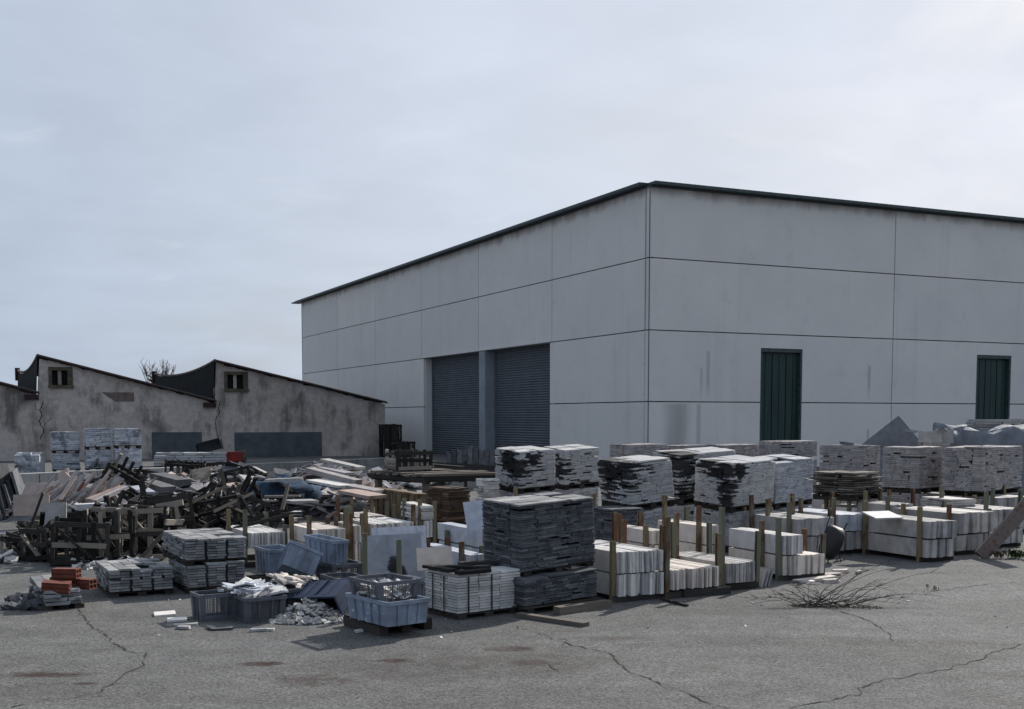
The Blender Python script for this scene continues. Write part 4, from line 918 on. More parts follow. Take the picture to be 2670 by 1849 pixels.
# left group
F = G(523, 1622); e1, e2 = axes(58)
crate('dark mesh crate at the left end of the crate group', F, 58, .36, along(F, e2, 499) , .235, MAT['greyp'], True)
F = G(642, 1628); e1, e2 = axes(58); w_, d_ = along(F, e1, 746), along(F, e2, 570)
crate('broken dark mesh crate heaped with stone offcuts', F, 58, w_, d_, .225, MAT['greyp'], True)
cb = F + e1 * w_ / 2 + e2 * d_ / 2; m = MB(); m.box((0, 0, .11), (w_ * .86, d_ * .86, .18)); m.build('packed_rubble', MAT['scrap'], None, cb, (0, 0, R(32))); tag(bpy.context.scene.objects['packed_rubble'], kind='stuff')
chips('stone_chips', 260, infill((cb.x, cb.y, 0), 58, w_ * .9, d_ * .9, .18, .25), MAT['scrap'], .03, .1, 23)
hp = thing('offcut_heap', 'thin stone offcuts piled on the broken mesh crate', 'stone offcuts', (cb.x, cb.y, .22), R(32)); rn = random.Random(31)
for i in range(46):
    r = rn.random() ** .6; a = rn.uniform(0, 6.28); x, y = r * w_ * .45 * math.cos(a), r * d_ * .45 * math.sin(a)
    piece('offcut', 'rough', MAT['bluish' if i % 3 else 'chip'], hp, (x, y, .005 + .09 * (1 - r) * rn.uniform(.6, 1.1)), (rn.uniform(.12, .32), rn.uniform(.05, .14), .016), (rn.uniform(-.35, .35), rn.uniform(-.3, .3), rn.uniform(-.6, 1.2)))
F = G(752, 1606); crate('grey crate behind the rubble heap', F, 58, .3, .42, .24, MAT['greyp'])
hp = thing('offcut_heap', 'cream stone strips lying on the grey crate behind the rubble', 'stone offcuts', F + e1 * .15 + e2 * .3 + Vector((0, 0, .24)), R(120))
for i in range(22): piece('offcut', 'rough', MAT['cream'], hp, (rn.uniform(-.16, .16), rn.uniform(-.14, .14), .01 + .003 * i), (rn.uniform(.15, .36), rn.uniform(.03, .06), .02), (rn.uniform(-.2, .2), rn.uniform(-.25, .1), rn.uniform(-.35, .35)))
pb = BOX(700, 1535, 655, 790, 1500, 58, Y=12.1)
ps = G(700, 1548)
pallet('low pallet under the open blue crates', ps + e1 * .25 + e2 * .25, R(32), .6, .6, 0, .13, None)
F = Vector((ps.x, ps.y, .135)); F = U(704, 1502, 12.15)
crate('empty open blue crate behind the others', F, 58, along(F, e1, 772), max(.34, along(F, e2, 664)), .27, MAT['blue'])
crate('blue crate tipped over against the empty open one', F, 58, .34, .42, .25, MAT['blue'], world=(U(768, 1494, 11.75), Euler((R(-18), R(24), R(12)))))
F = U(868, 1550, 11.85); F.z = 0
crate('lattice crate under the upright blue crate', F, 58, .34, .46, .30, MAT['greyp'], True)
F = Vector((F.x, F.y, .305)); crate('upright blue crate standing on a lattice crate', F, 58, along(F, e1, 909), max(.4, along(F, e2, 795)), .24, MAT['blue'])
dk = crate('dark blue mesh crate tipped on its side beside the front blue crate', F, 58, .40, .58, .30, MAT['blued'], world=(U(866, 1556, 10.75), Euler((R(12), R(-118), R(52)))))
for i, (wd, hh) in enumerate(((.012, .016), (.01, .022), (.013, .014), (.012, .014), (.006, .018), (.013, .014))):
    m = MB(); m.box((0, 0, 0), (hh, wd, .002)); m.build('faded_letter', MAT['white'], dk, (.02 + .004 * (i % 2), -.10 + .024 * i, -.002))
F = G(935, 1575); crate('grey mesh crate between the dark crate and the stained slab', G(880, 1580), 58, .3, .4, .26, MAT['greyp'], True)
chips('rubble_heap', 900, lambda rn: (lambda r, a: G(800, 1612) + Vector((r * .40 * math.cos(a) + .02, r * .36 * math.sin(a), .005 + .20 * (1 - r) ** 1.2 * rn.random())))(rn.random() ** .6, rn.uniform(0, 6.28)), MAT['chip'], .015, .065, 24)
for i, (ua, va, ub, vb, ya, yb) in enumerate(((765, 1558, 865, 1618, 10.75, 10.35), (790, 1570, 880, 1612, 10.7, 10.4), (762, 1550, 820, 1590, 10.85, 10.6), (822, 1608, 878, 1610, 10.4, 10.4))):
    tag(beam('stone_strip', U(ua, va, ya), U(ub, vb, yb), .075, .016, MAT['bluish'], None, kind='sawn'), ['long pale strip sliding down the rubble heap', 'broad pale strip at the right of the rubble heap', 'short pale strip at the top of the rubble heap', 'pale strip lying flat at the foot of the rubble'][i], 'stone strip', 'pale strips on the rubble heap')
# tiles lying about on the asphalt
for i, (u, v, ln, wd, rz, lb) in enumerate(((430, 1604, .19, .17, .35, 'white square tile lying alone left of the mesh crates'), (462, 1620, .17, .12, .25, 'white tile with a chip on it beside the mesh crate'), (485, 1632, .2, .07, .2, 'thin white strip beside the mesh crate'), (478, 1640, .12, .05, -.3, 'small white scrap in front of the mesh crate'), (575, 1640, .2, .15, .3, 'dark sheet lying in front of the mesh crate'), (672, 1647, .13, .03, .25, 'narrow white strip on the asphalt before the crates'), (700, 1645, .1, .04, 0, 'little white strip next to the narrow one'), (935, 1650, .07, .03, .6, 'white scrap lying by the pallet corner'))):
    p = G(u, v); p.z = .012 + .004 * (i % 2)
    tag(piece('loose_tile', 'rough' if i > 2 else 'sawn', MAT['slate' if i == 4 else 'marble'], None, p, (ln, wd, .02), (.04, -.03, rz)), lb, 'tile', 'tiles lying on the asphalt')
for i, (u, v, ln, wd, rz, lb) in enumerate(((2120, 1516, .52, .09, .45, 'longest cream offcut lying below the pinkish slab bundle'), (2150, 1504, .34, .1, .15, 'cream offcut at the right foot of the slab bundle'), (2165, 1519, .17, .09, .1, 'white end piece lying before the cream offcuts'), (2190, 1493, .2, .07, -.1, 'cream scrap lying towards the wheelbarrow'), (2115, 1523, .08, .05, .8, 'small cream chip before the longest offcut'), (2238, 1496, .07, .04, .3, 'cream scrap below the wheelbarrow'))):
    p = G(u, v); p.z = .02; tag(piece('offcut', 'rough', MAT['cream'], None, p, (ln, wd, .035), (.06, -.05, rz)), lb, 'offcut', 'cream offcuts lying on the asphalt')
tag(chips('stray_chips', 60, lambda rn: G(rn.uniform(300, 2650), rn.choice([rn.uniform(1470, 1640), rn.uniform(1560, 1680)])) + Vector((0, 0, .006)), MAT['chip'], .01, .03, 44), kind='stuff')
tag(chips('white_litter', 150, lambda rn: G(rn.uniform(195, 390), rn.uniform(1462, 1486)) + Vector((0, 0, rn.uniform(.005, .03))), MAT['chip'], .04, .2, 45, flat=.12), kind='stuff')
tag(chips('white_litter', 120, lambda rn: G(rn.uniform(-20, 45), rn.uniform(1405, 1470)) + Vector((0, 0, rn.uniform(.005, .09))), MAT['chip'], .05, .25, 46, flat=.15), kind='stuff')
tag(beam('timber_plank', G(1352, 1608) + Vector((0, 0, .02)), G(1527, 1634) + Vector((0, 0, .02)), .085, .035, MAT['timber'], None), 'long plank lying on the asphalt before the tile block', 'plank')
tag(beam('timber_sleeper', G(1452, 1603) + Vector((0, 0, .035)), G(1586, 1582) + Vector((0, 0, .035)), .09, .07, MAT['timber'], None), 'grey sleeper at the foot of the dark slate stack', 'timber')
tag(beam('steel_bar', G(1725, 1565) + Vector((0, 0, .015)), G(1792, 1582) + Vector((0, 0, .015)), .03, .02, MAT['pallet'], None), 'short dark bar lying in front of the racks', 'bar')
# ------------------------------------------------------------------ broken timber frames on the left
def frame(label, P, rot, w, d, h, seed, slats=3, diag=True, pale=0., name='timber_crate', miss=.12, group='broken timber crates'):
    t = thing(name, label, 'timber crate', P, 0, group, rot); rn = random.Random(seed)
    def bm(nm, a, b_, wd, th, up=(0, 0, 1)):
        if rn.random() < miss: return
        j = lambda: Vector((rn.uniform(-.015, .015), rn.uniform(-.015, .015), rn.uniform(-.02, .02)))
        beam(nm, Vector(a) + j(), Vector(b_) + j(), wd, th, MAT['woodl'] if rn.random() < pale else MAT['wood'], t, up)
    for sx in (-1, 1):
        for sy in (-1, 1): bm('corner_post', (sx * w / 2, sy * d / 2, 0), (sx * w / 2, sy * d / 2, h), .048, .048, (0, 1, 0))
    for sy in (-1, 1):
        for z in (.05, h * .5, h - .04): bm('rail', (-w / 2, sy * (d / 2 + .035), z), (w / 2, sy * (d / 2 + .035), z), .02, .062)
        for k in range(slats): x = -w / 2 + w * (k + 1) / (slats + 1); bm('slat', (x, sy * (d / 2 + .012), 0), (x, sy * (d / 2 + .012), h), .02, .052, (1, 0, 0))
        if diag: bm('brace', (-w / 2 + .05, sy * (d / 2 + .062), h - .06), (w / 2 * rn.uniform(.1, .9), sy * (d / 2 + .062), .06), .022, .06, (0, 1, 0))
    for sx in (-1, 1):
        for z in (.07, h * .52, h - .06): bm('rail', (sx * (w / 2 + .035), -d / 2, z), (sx * (w / 2 + .035), d / 2, z), .02, .06)
    for k in range(4): y = -d / 2 + d * (k + .5) / 4; bm('floor_board', (-w / 2, y, .03), (w / 2, y, .03), .1, .022)
    return t
e = lambda u, v: G(u, v)
frame('small broken pallet crate at the left end of the timber tangle', e(65, 1455), (0, .08, R(-12)), .42, .35, .30, 1, 1)
frame('sagging dark crate left of the tall timber frames', e(125, 1460), (0, -.06, R(-18)), .4, .4, .42, 2, 2)
frame('wide dark crate in the middle of the timber tangle', e(210, 1470), (.06, .05, R(16)), .62, .42, .55, 3, 3)
frame('tall timber frame with pale top rail', e(290, 1462), (.03, 0, R(14)), .52, .45, .66, 4, 2, True, .45, miss=.05)
frame('tall timber frame with a pale slanting brace', e(370, 1458), (0, .03, R(14)), .56, .45, .68, 5, 2, True, .55, miss=.05)
frame('leaning timber frame behind the pavers', e(455, 1440), (.0, -.12, R(20)), .55, .5, .78, 6, 2, True, .2)
frame('big crate frame tipped over behind the pavers', e(560, 1420), (R(38), R(-10), R(30)), .9, .6, .6, 7, 2, True)
frame('crate frame thrown on the timber tangle, left of the steel posts', e(620, 1400), (R(-25), R(28), R(10)), .8, .5, .6, 8, 3, True)
frame('dark crate tipped on one corner before the pale stacks', U(318, 1275, 19.), (R(20), R(32), R(8)), .62, .45, .42, 9, 4, False, .0)
frame('dark crate low in the tangle, right part', e(510, 1400), (R(10), R(-15), R(50)), .7, .5, .5, 10, 3, True)
frame('dark crate behind the wide one', e(250, 1420), (R(0), R(-8), R(35)), .7, .5, .55, 13, 3, True)
frame('dark crate behind the tall frames', e(420, 1405), (R(6), R(8), R(-5)), .8, .5, .6, 14, 3, True)
for hi, (u0, u1, v0, v1, n, zt, lb) in enumerate(((60, 300, 1410, 1455, 75, .3, 'tangle of broken boards at the left'), (280, 480, 1395, 1445, 75, .38, 'tangle of broken boards inside the tall frames'), (440, 660, 1360, 1425, 120, .55, 'tangle of dark beams behind the pavers'), (520, 760, 1335, 1375, 80, .6, 'tangle of dark beams before the stone scrap heap'))):
    p0 = G((u0 + u1) / 2, (v0 + v1) / 2); t = thing('broken_timber', lb, 'broken timber', p0, 0, 'tangles of broken timber'); rn = random.Random(80 + hi)
    for k in range(n):
        p = G(rn.uniform(u0, u1), rn.uniform(v0, v1)) - p0; p.z = rn.uniform(.04, zt) * rn.uniform(.4, 1); L_ = rn.uniform(.35, 1.1); a = rn.uniform(0, 6.28); el = rn.uniform(-.5, .6) if rn.random() < .92 else rn.uniform(.8, 1.2)
        dv = Vector((math.cos(a) * math.cos(el), math.sin(a) * math.cos(el) * .6, math.sin(el))) * L_ / 2
        if p.z - abs(dv.z) < .02: p.z = abs(dv.z) + .02
        beam('board', p - dv, p + dv, rn.uniform(.05, .1), rn.uniform(.02, .05), MAT['woodl'] if rn.random() < .06 else MAT['wood'], t)
for i, (a, b_, lb) in enumerate(((U(408, 1322, 15.2), U(477, 1310, 15.2), 'pale board nailed high on the timber tangle'), (U(432, 1362, 15), U(478, 1361, 15.4), 'short pale plank sticking out of the tangle'), (U(610, 1378, 14.6), U(760, 1340, 14.9), 'long thin beam slanting behind the steel posts'), (U(372, 1452, 13.9), U(425, 1392, 14.2), 'thin stick leaning behind the pavers'), (U(555, 1335, 16), U(660, 1285, 17), 'dark beam slanting up towards the scrap heap'), (U(480, 1320, 15.6), U(590, 1268, 16.4), 'dark beam slanting over the tangle'), (U(735, 1330, 16), U(752, 1262, 17), 'stick standing up in the scrap heap'))):
    tag(beam('timber_board', a, b_, .075 if i < 2 else .045, .03, MAT['woodl'] if i < 2 else MAT['wood'], None, (0, 1, 0)), lb, 'board', 'single boards on the timber tangle')
# ------------------------------------------------------------------ heaps of stone scrap
def mound(label, c, rx, ry, h, n, smin, smax, mats, seed, name='scrap_heap', yaw=0., tilt=.5, thick=.03, pname='stone_scrap'):
    t = thing(name, label, 'stone heap', c, yaw); rn = random.Random(seed); m = MB(); nr, na = 6, 18
    m.v.append(Vector((0, 0, h * .8)))
    for i in range(1, nr + 1):
        r = i / nr
        for k in range(na): a = 6.283 * k / na; m.v.append(Vector((rx * r * math.cos(a), ry * r * math.sin(a), max(-.02, h * .82 * (1 - r ** 1.6) + rn.uniform(-.05, .05) * h * (r < 1)))))
    for k in range(na): m.f.append((0, 1 + k, 1 + (k + 1) % na))
    for i in range(nr - 1):
        for k in range(na): a = 1 + i * na; m.f.append((a + k, a + na + k, a + na + (k + 1) % na, a + (k + 1) % na))
    m.build('packed_rubble', MAT['scrap'], t)
    for i in range(n):
        r = rn.random() ** .55; a = rn.uniform(0, 6.283); x, y = rx * r * math.cos(a), ry * r * math.sin(a); z = h * .85 * (1 - r ** 1.6) + rn.uniform(0, .08)
        s = rn.uniform(smin, smax)
        piece(pname, 'rough' if rn.random() < .6 else 'sawn', MAT[rn.choice(mats)], t, (x, y, z + .02), (s, s * rn.uniform(.25, .7), thick * rn.uniform(.6, 1.6)), (rn.uniform(-tilt, tilt), rn.uniform(-tilt, tilt), rn.uniform(0, 6.28)))
    return t
mound('long heap of stone scrap behind the white bundles', G(830, 1322), 2.1, 1.9, .85, 210, .25, .75, ('scrap', 'scrap', 'slate', 'rosy', 'dirty', 'pink', 'umber'), 1)
mound('heap of pinkish broken slabs left of the timber table', G(945, 1345), .8, .9, .62, 90, .25, .6, ('pink', 'rosy', 'pink', 'scrap'), 2)
mound('heap of grey slabs behind the tall timber frames', G(430, 1335), 1.3, 1.0, .62, 90, .2, .6, ('scrap', 'slate', 'bluish', 'scrap'), 3)
mound('low heap of scrap under the pink slabs at the left', G(150, 1345), 1.7, 1.1, .45, 110, .2, .6, ('scrap', 'rosy', 'pink', 'dirty'), 4)
mound('scrap heap under the tangle behind the pavers', G(560, 1350), 1.5, 1.2, .45, 90, .2, .6, ('scrap', 'slate', 'bluish', 'dirty'), 6)
mound('dark scrap heap in front of the low wall, middle', G(610, 1290), 2.2, 1.6, .62, 120, .25, .8, ('slate', 'scrap', 'umber', 'slate', 'rosy'), 7)
mound('dark scrap heap in front of the low wall, left', G(330, 1295), 1.9, 1.4, .5, 100, .25, .7, ('slate', 'umber', 'scrap', 'rosy'), 8)
mound('scrap heap between the long heap and the table', G(1010, 1290), 1.5, 1.2, .5, 80, .25, .7, ('slate', 'scrap', 'dirty'), 9)
frame('dark crate before the long low slab pile', G(478, 1285), (R(3), R(4), R(12)), .9, .7, .75, 31, 5, False, 0, miss=.02)
frame('dark crate beside the one before the slab pile', G(545, 1282), (R(-3), R(-6), R(20)), .9, .7, .7, 32, 5, False, 0, miss=.02)
frame('tipped dark crate left of the blue tarpaulin', G(625, 1300), (R(12), R(-14), R(35)), .9, .6, .6, 33, 4, True, 0)
frame('dark crate behind the heap of grey slabs', G(400, 1300), (R(8), R(10), R(25)), .9, .6, .55, 34, 4, True, 0)
for i, (a, b_, wd, th, mt, lb) in enumerate((
    (U(845, 1199, 21.5), U(943, 1221, 21.2), .30, .05, 'dirty', 'long white slab on the very top of the scrap heap'),
    (U(838, 1220, 21.2), U(912, 1236, 20.8), .26, .05, 'scrap', 'second long slab just under the topmost'),
    (U(805, 1225, 20.9), U(935, 1258, 20.3), .22, .09, 'pink', 'thick grey slab across the scrap heap'),
    (U(822, 1252, 20.4), U(908, 1268, 20.0), .5, .04, 'marble', 'bright bluish white slab lying on the scrap heap'),
    (U(693, 1253, 21), U(788, 1249, 21), .22, .05, 'dirty', 'pale slab edge lying before the blue tarpaulin'),
    (U(750, 1308, 17.6), U(822, 1306, 17.8), .4, .04, 'pink', 'broad pinkish plate low on the scrap heap'),
    (U(905, 1280, 18.6), U(985, 1296, 18.2), .42, .05, 'rosy', 'rosy slab left of the table leg'),
    (U(915, 1268, 19), U(990, 1282, 18.8), .35, .05, 'pink', 'pink slab above the rosy one'),
    (U(410, 1240, 20), U(480, 1258, 19.6), .32, .10, 'scrap', 'thick grey slab on the heap behind the frames'),
    (U(388, 1260, 19.3), U(440, 1277, 19.), .3, .10, 'scrap', 'thick grey slab lower on the heap behind the frames'),
    (U(356, 1268, 19), U(386, 1285, 18.6), .25, .03, 'bluish', 'pale bluish piece beside the thick grey slabs'),
    (U(230, 1305, 17.2), U(312, 1269, 17.8), .14, .05, 'rosy', 'pink post like slab slanting up at the left'),
    (U(245, 1308, 17.), U(330, 1270, 17.6), .1, .05, 'pink', 'second pink slab slanting beside the first'),
    (U(195, 1322, 16.4), U(275, 1318, 16.6), .22, .08, 'marble', 'white block lying in the left scrap'))):
    tag(beam('scrap_slab', a, b_, wd, th, MAT[mt], None, kind='sawn'), lb, 'slab', 'large slabs on the scrap heaps')
# rough slabs standing at the left edge
rn = random.Random(77)
for i in range(10):
    p = G(4 + i * 8.5, 1356 - i * 1.0); hgt = rn.uniform(.95, 1.2) if i < 5 else rn.uniform(.6, .95)
    o = slab('rough_slab', 'rough edged dark slab leaning at the left edge, %s from the left' % ('first second third fourth fifth sixth seventh eighth ninth tenth'.split()[i]), 'slab', p, R(100 + rn.uniform(-6, 6)), rn.uniform(.5, .8), hgt, rn.uniform(.03, .05), R(13 + rn.uniform(-4, 4)), MAT['slate'], 'leaning slabs at the left edge', rn.uniform(-.1, .1))
# pink granite sheets and strips
for i, (u, v, Y, ln, hg, yaw, lean, roll, lb) in enumerate(((95, 1305, 18.6, .5, .32, 10, 40, 10, 'small pink granite sheet at the left'), (150, 1300, 18.8, .42, .40, -20, 18, 35, 'pink granite sheet with its corner pointing up'), (130, 1300, 19.0, .75, .36, 12, 45, -8, 'wide pale pink sheet lying behind the pointed one'), (165, 1285, 19.4, .3, .4, -40, 14, -20, 'grey pink sheet standing behind the pointed one'), (82, 1345, 16.3, .48, .30, 12, 8, 0, 'smooth pinkish slab with a white top edge at the left'), (140, 1368, 15.7, .34, .3, 6, 6, 0, 'pale grey slab standing left of the timber frames'))):
    slab('granite_sheet', lb, 'granite sheet', U(u, v, Y), R(yaw), ln, hg, .03, R(lean), MAT['rosy' if i < 5 else 'dirty'], 'pink granite sheets', R(roll))
st = thing('granite_strips', 'fan of long pink grey stone strips leaning together at the left', 'stone strips', U(215, 1312, 17.8))
for i in range(64):
    x = rn.uniform(-.5, .55); y = rn.uniform(-.25, .35); L_ = rn.uniform(.45, .75); b0 = Vector((x - .2, y - .2, rn.uniform(0, .08))); dv = Vector((.28 + rn.uniform(-.1, .12), .3 + rn.uniform(-.1, .1), .42 + rn.uniform(-.16, .1))) * L_ * 1.25
    beam('strip', b0, b0 + dv, rn.uniform(.04, .09), .025, MAT['rosy' if rn.random() < .3 else 'pink'], st, kind='sawn')
tag(beam('orange_strip', U(206, 1280, 17.5), U(218, 1258, 17.6), .05, .03, MAT['brick'], None, (0, 1, 0)), 'bright orange strip among the pink stone strips', 'strip')
# blue tarpaulin lump on the heap
def lump(name, label, cat, c, rx, ry, h, mat, seed, square=2.0, wr=.06):
    m = MB(); nu, nv = 28, 12
    for j in range(nv + 1):
        f = j / nv * math.pi / 2
        for i in range(nu):
            a = 6.283 * i / nu; ca, sa = math.cos(a), math.sin(a); q_ = (abs(ca) ** square + abs(sa) ** square) ** (-1 / square)
            r = math.cos(f) ** (2 / (square * 1.2)); p = Vector((rx * q_ * ca * r, ry * q_ * sa * r, h * math.sin(f) ** (2 / (square * 1.2))))
            n_ = mnoise.noise(p * 3.3 + Vector((seed, 0, 0))) * wr + abs(mnoise.noise(p * 7 + Vector((0, seed, 0)))) * wr
            m.v.append(p * (1 + n_ / max(.3, p.length)))
    for j in range(nv):
        for i in range(nu): a = j * nu; m.f.append((a + i, a + (i + 1) % nu, a + nu + (i + 1) % nu, a + nu + i))
    o = m.build(name, mat, None, c, (0, 0, R(25)), True); return tag(o, label, cat)
p = U(720, 1256, 21.6); lump('tarpaulin', 'crumpled blue tarpaulin on the scrap heap', 'tarpaulin', (p.x + .05, p.y, p.z - .32), .75, .6, .36, MAT['tarpb'], 3, 1.6, .2)
# ------------------------------------------------------------------ timber table with a crate on it
b = BOX(1108, 1252, 968, 1304, 1243, 55, Y=19.0); tb = thing('timber_table', 'rough timber staging table with plank top and thick legs', 'table', (b.c.x, b.c.y, 0), b.rot); zt = b.z0 + .06
n = 13
for i in range(n):
    y = -b.d / 2 + b.d * (i + .5) / n; beam('deck_plank', (-b.w / 2 + random.uniform(-.1, .03), y, zt + random.uniform(-.01, .02)), (b.w / 2 + random.uniform(-.03, .12), y, zt + random.uniform(-.01, .02)), b.d / n * .9, .04, MAT['timber'], tb)
for x in (-b.w / 2 + .06, 0, b.w / 2 - .06): beam('joist', (x, -b.d / 2, zt - .07), (x, b.d / 2, zt - .07), .09, .1, MAT['wood'], tb)
beam('edge_beam', (-b.w / 2, -b.d / 2 + .02, zt - .06), (b.w / 2 + .08, -b.d / 2 + .02, zt - .06), .06, .09, MAT['wood'], tb); beam('edge_beam', (-b.w / 2 + .0, -b.d / 2, zt - .062), (-b.w / 2 + .0, b.d / 2 + .1, zt - .062), .05, .08, MAT['wood'], tb)
for x in (-b.w / 2 + .08, b.w / 2 - .12):
    for y in (-b.d / 2 + .1, b.d / 2 - .12): beam('leg', (x, y, 0), (x, y, zt - .1), .1, .1, MAT['timber'], tb, (0, 1, 0))
frame('open slatted crate standing on the timber table', Vector((U(1066, 1222, 20.4).x, 20.4, zt + .03)), (0, 0, R(28)), .62, .5, .36, 21, 4, False, .25, miss=.03)
tag(beam('timber_beam', U(1128, 1214, 20.6), U(1208, 1220, 20.), .09, .06, MAT['wood'], None), 'dark beam lying along the table top beside the crate', 'beam')
# slatted rack with upright stones in front of the shutters
p0 = G(1225, 1235); sr = thing('stone_rack', 'timber rack of upright grey stones before the shutters', 'stone rack', (U(1225, 1200, 30).x, 30, 0), R(-8))
for i in range(9): piece('upright_stone', 'rough', MAT['slate'], sr, (-.55 + i * .14, .0, .62 - abs(i - 4) * .02), (.13, .05, .85 - .03 * abs(i - 4)), (.1, .05, random.uniform(-.1, .1)))
for z in (.3, .62): beam('rail', (-.95, -.1, z), (.75, -.1, z - .08), .03, .09, MAT['wood'], sr)
beam('brace', (-.3, -.14, .6), (.3, -.14, .1), .03, .08, MAT['wood'], sr)
for x in (-.9, -.1, .7): beam('post', (x, -.06, 0), (x, -.06, .7), .07, .07, MAT['wood'], sr, (0, 1, 0))
# brown plank pack, rusty box, white stones below the table
b = BOX(1170, 1362, 1113, 1226, 1280, 55, Y=16.2); load('pack of rusty brown planks under the table edge', b, .035, .6, MAT['brown'], seed=91, kind='sawn', pname='plank', name='plank_pack', cat='plank pack', jit=.03, cols=1, colsL=1, top=(3, 1), deep=.2)
pallet('bearers under the rusty brown planks', b.c, b.rot, b.w, b.d, 0, b.z0 - .01, None)
b = BOX(1090, 1322, 978, 1110, 1290, 62, Y=17.8); bx_ = thing('rusty_steel_box', 'long rusty steel box under the timber table', 'steel box', (b.c.x, b.c.y, 0), b.rot)
m = MB(); m.box((0, 0, b.z1 / 2), (b.w, b.d, b.z1 - .02)); m.build('body', MAT['postr'], bx_)
for i in range(7):
    m = MB(); m.box((-b.w / 2 - .012, -b.d / 2 + b.d * (i + .5) / 7, b.z1 / 2), (.022, .04, b.z1 - .05)); m.build('rib', MAT['postr'], bx_)
m = MB(); m.box((0, 0, b.z1), (b.w + .04, b.d + .04, .03)); m.build('rim', MAT['postr'], bx_)
b = BOX(1275, 1287, 1240, 1303, 1256, 55, Y=17.4); b.z1 = b.z0 + b.h; b.h = b.z1 - .1; b.z0 = .1
load('small stack of white rough stones right of the table', b, .04, .3, MAT['marble'], seed=92, jit=.05, top=(2, 2), name='stone_stack'); pallet('pallet under the small white stones', b.c, b.rot, b.w, b.d, 0, .09)
# ------------------------------------------------------------------ things near the shed
b = Box(); e1, e2 = axes(78); F = U(402, 1212, 43.); b.w = along(F, e1, 590); b.d = 1.0; b.z0 = .03; b.h = U(402, 1186, 43).z - .05; b.c = F + e1 * b.w / 2 + e2 * .5; b.rot = R(12); b.psi = 78
load('long low pile of stone slabs below the grey wall patch', b, .09, .7, MAT['grey'], seed=93, jit=.05, top=(5, 2), name='slab_pile', cat='slab pile', deep=.3)
p = U(604, 1200, 46.); rd = thing('red_skip', 'small red steel skip with ochre end beside the shed wall', 'skip', (p.x, p.y, 0), R(20)); zr = U(604, 1178, 46.).z
m = MB(); m.box((-.1, 0, zr / 2 + .05), (.95, .6, zr - .1)); m.build('body', MAT['red'], rd); m = MB(); m.box((.47, 0, zr / 2 + .06), (.16, .62, zr - .06)); m.build('end_plate', MAT['ochre'], rd)
for x in (-.45, -.1, .25):
    m = MB(); m.box((x, -.31, zr / 2 + .05), (.05, .03, zr - .14)); m.build('rib', MAT['red'], rd)
m = MB(); m.box((0, 0, .05), (1.0, .5, .1)); m.build('skid', MAT['pallet'], rd)
tr_ = thing('sheet_metal_trough', 'bent dark sheet metal trough tilted by the shed wall', 'trough', U(548, 1178, 45.), 0, None, (R(0), R(-14), R(8)))
m = MB(); m.box((0, .3, .22), (1.0, .02, .42)); m.build('back_sheet', MAT['patch'], tr_); m = MB(); m.box((0, 0, .43), (1.0, .6, .02)); m.build('top_sheet', MAT['patch'], tr_); m = MB(); m.box((.49, 0, .2), (.02, .6, .42)); m.build('end_sheet', MAT['trim'], tr_)
m = MB(); m.box((-.45, .1, .1), (.05, .3, .5)); m.build('prop', MAT['wood'], tr_)
frame('dark tall slatted crate in the corner between shed and warehouse', Vector((U(1018, 1100, 54.).x, 54., 0)), (0, 0, R(26)), .8, .7, 1.5, 25, 13, False, 0, miss=0)
frame('dark low slatted crate beside the tall one in the corner', Vector((U(1052, 1100, 52.).x, 52., 0)), (0, 0, R(26)), .8, .7, .75, 26, 13, False, 0, miss=0)
# ------------------------------------------------------------------ right-hand background
p = U(2338, 1083, 24.); o = piece('pointed_slab', 'sawn', stone('grey_veined_slab', (.15, .16, .18), (.16, .165, .18), .05, .05, (), (.08, .08, .09), 2, vein=.7, rough=.4, bd=.002), None, (p.x - .03, p.y + .0, p.z - .86), (1.24, .05, 1.24))
o.rotation_euler = (Matrix.Rotation(R(-6), 3, 'Z') @ Matrix.Rotation(R(-8), 3, 'X') @ Matrix.Rotation(R(51), 3, 'Y')).to_euler(); tag(o, 'square dark grey slab set up on its corner, pointing skyward', 'slab')
b = BOX(2434, 1290, 2392, 2478, 1152, 50, Y=23.); b.z1 = b.z0 + b.h; b.z0 = .0; b.h = b.z1
load('old slab stack right of the pointed slab', b, .09, .5, MAT['pink'], seed=94, jit=.03, top=(1, 1), kind='sawn', deep=.3)
for i, (u, ln, hg, ro, lb) in enumerate(((2412, .28, .22, 8, 'grey slab leaning on the old stack beside the pointed slab'), (2438, .28, .24, -6, 'striped slab leaning on the old stack'), (2466, .28, .26, 4, 'pale slab at the right end of the old stack'))):
    slab('leaning_slab', lb, 'slab', U(u, 1155, 22.9), R(-5), ln, hg, .03, R(10), MAT['dirty'], 'slabs on the old stack', R(ro))
b = BOX(2540, 1290, 2500, 2700, 1125, 50, Y=23.5)
lump('plastic_wrapped_stack', 'stack wrapped in pale grey plastic sheet below the second green door', 'wrapped stack', (b.c.x, b.c.y + .3, -.02), b.w * .5, .55, U(2540, 1122, 23.5).z + .04, MAT['tarp'], 9, 9.0, .2)
b = BOX(2575, 1122, 2520, 2720, 1100, 55, Y=24.2); load('grey slabs piled on the plastic wrapped stack', b, .06, .5, MAT['dirty'], seed=95, jit=.05, top=(2, 2), kind='sawn', deep=.3, name='slab_pile', cat='slab pile')
for i, (u, v) in enumerate(((2208, 1157), (2376, 1124), (2452, 1122))):
    tag(piece('stone_scrap', 'rough', MAT['scrap'], None, U(u, v, 20.3 if i == 0 else 22.8), (.2, .12, .05), (0, .1, .3)), ['dark scrap lying on the tidy pinkish tower', 'little scrap on the left of the old stack', 'little scrap on the right of the old stack'][i], 'stone scrap')
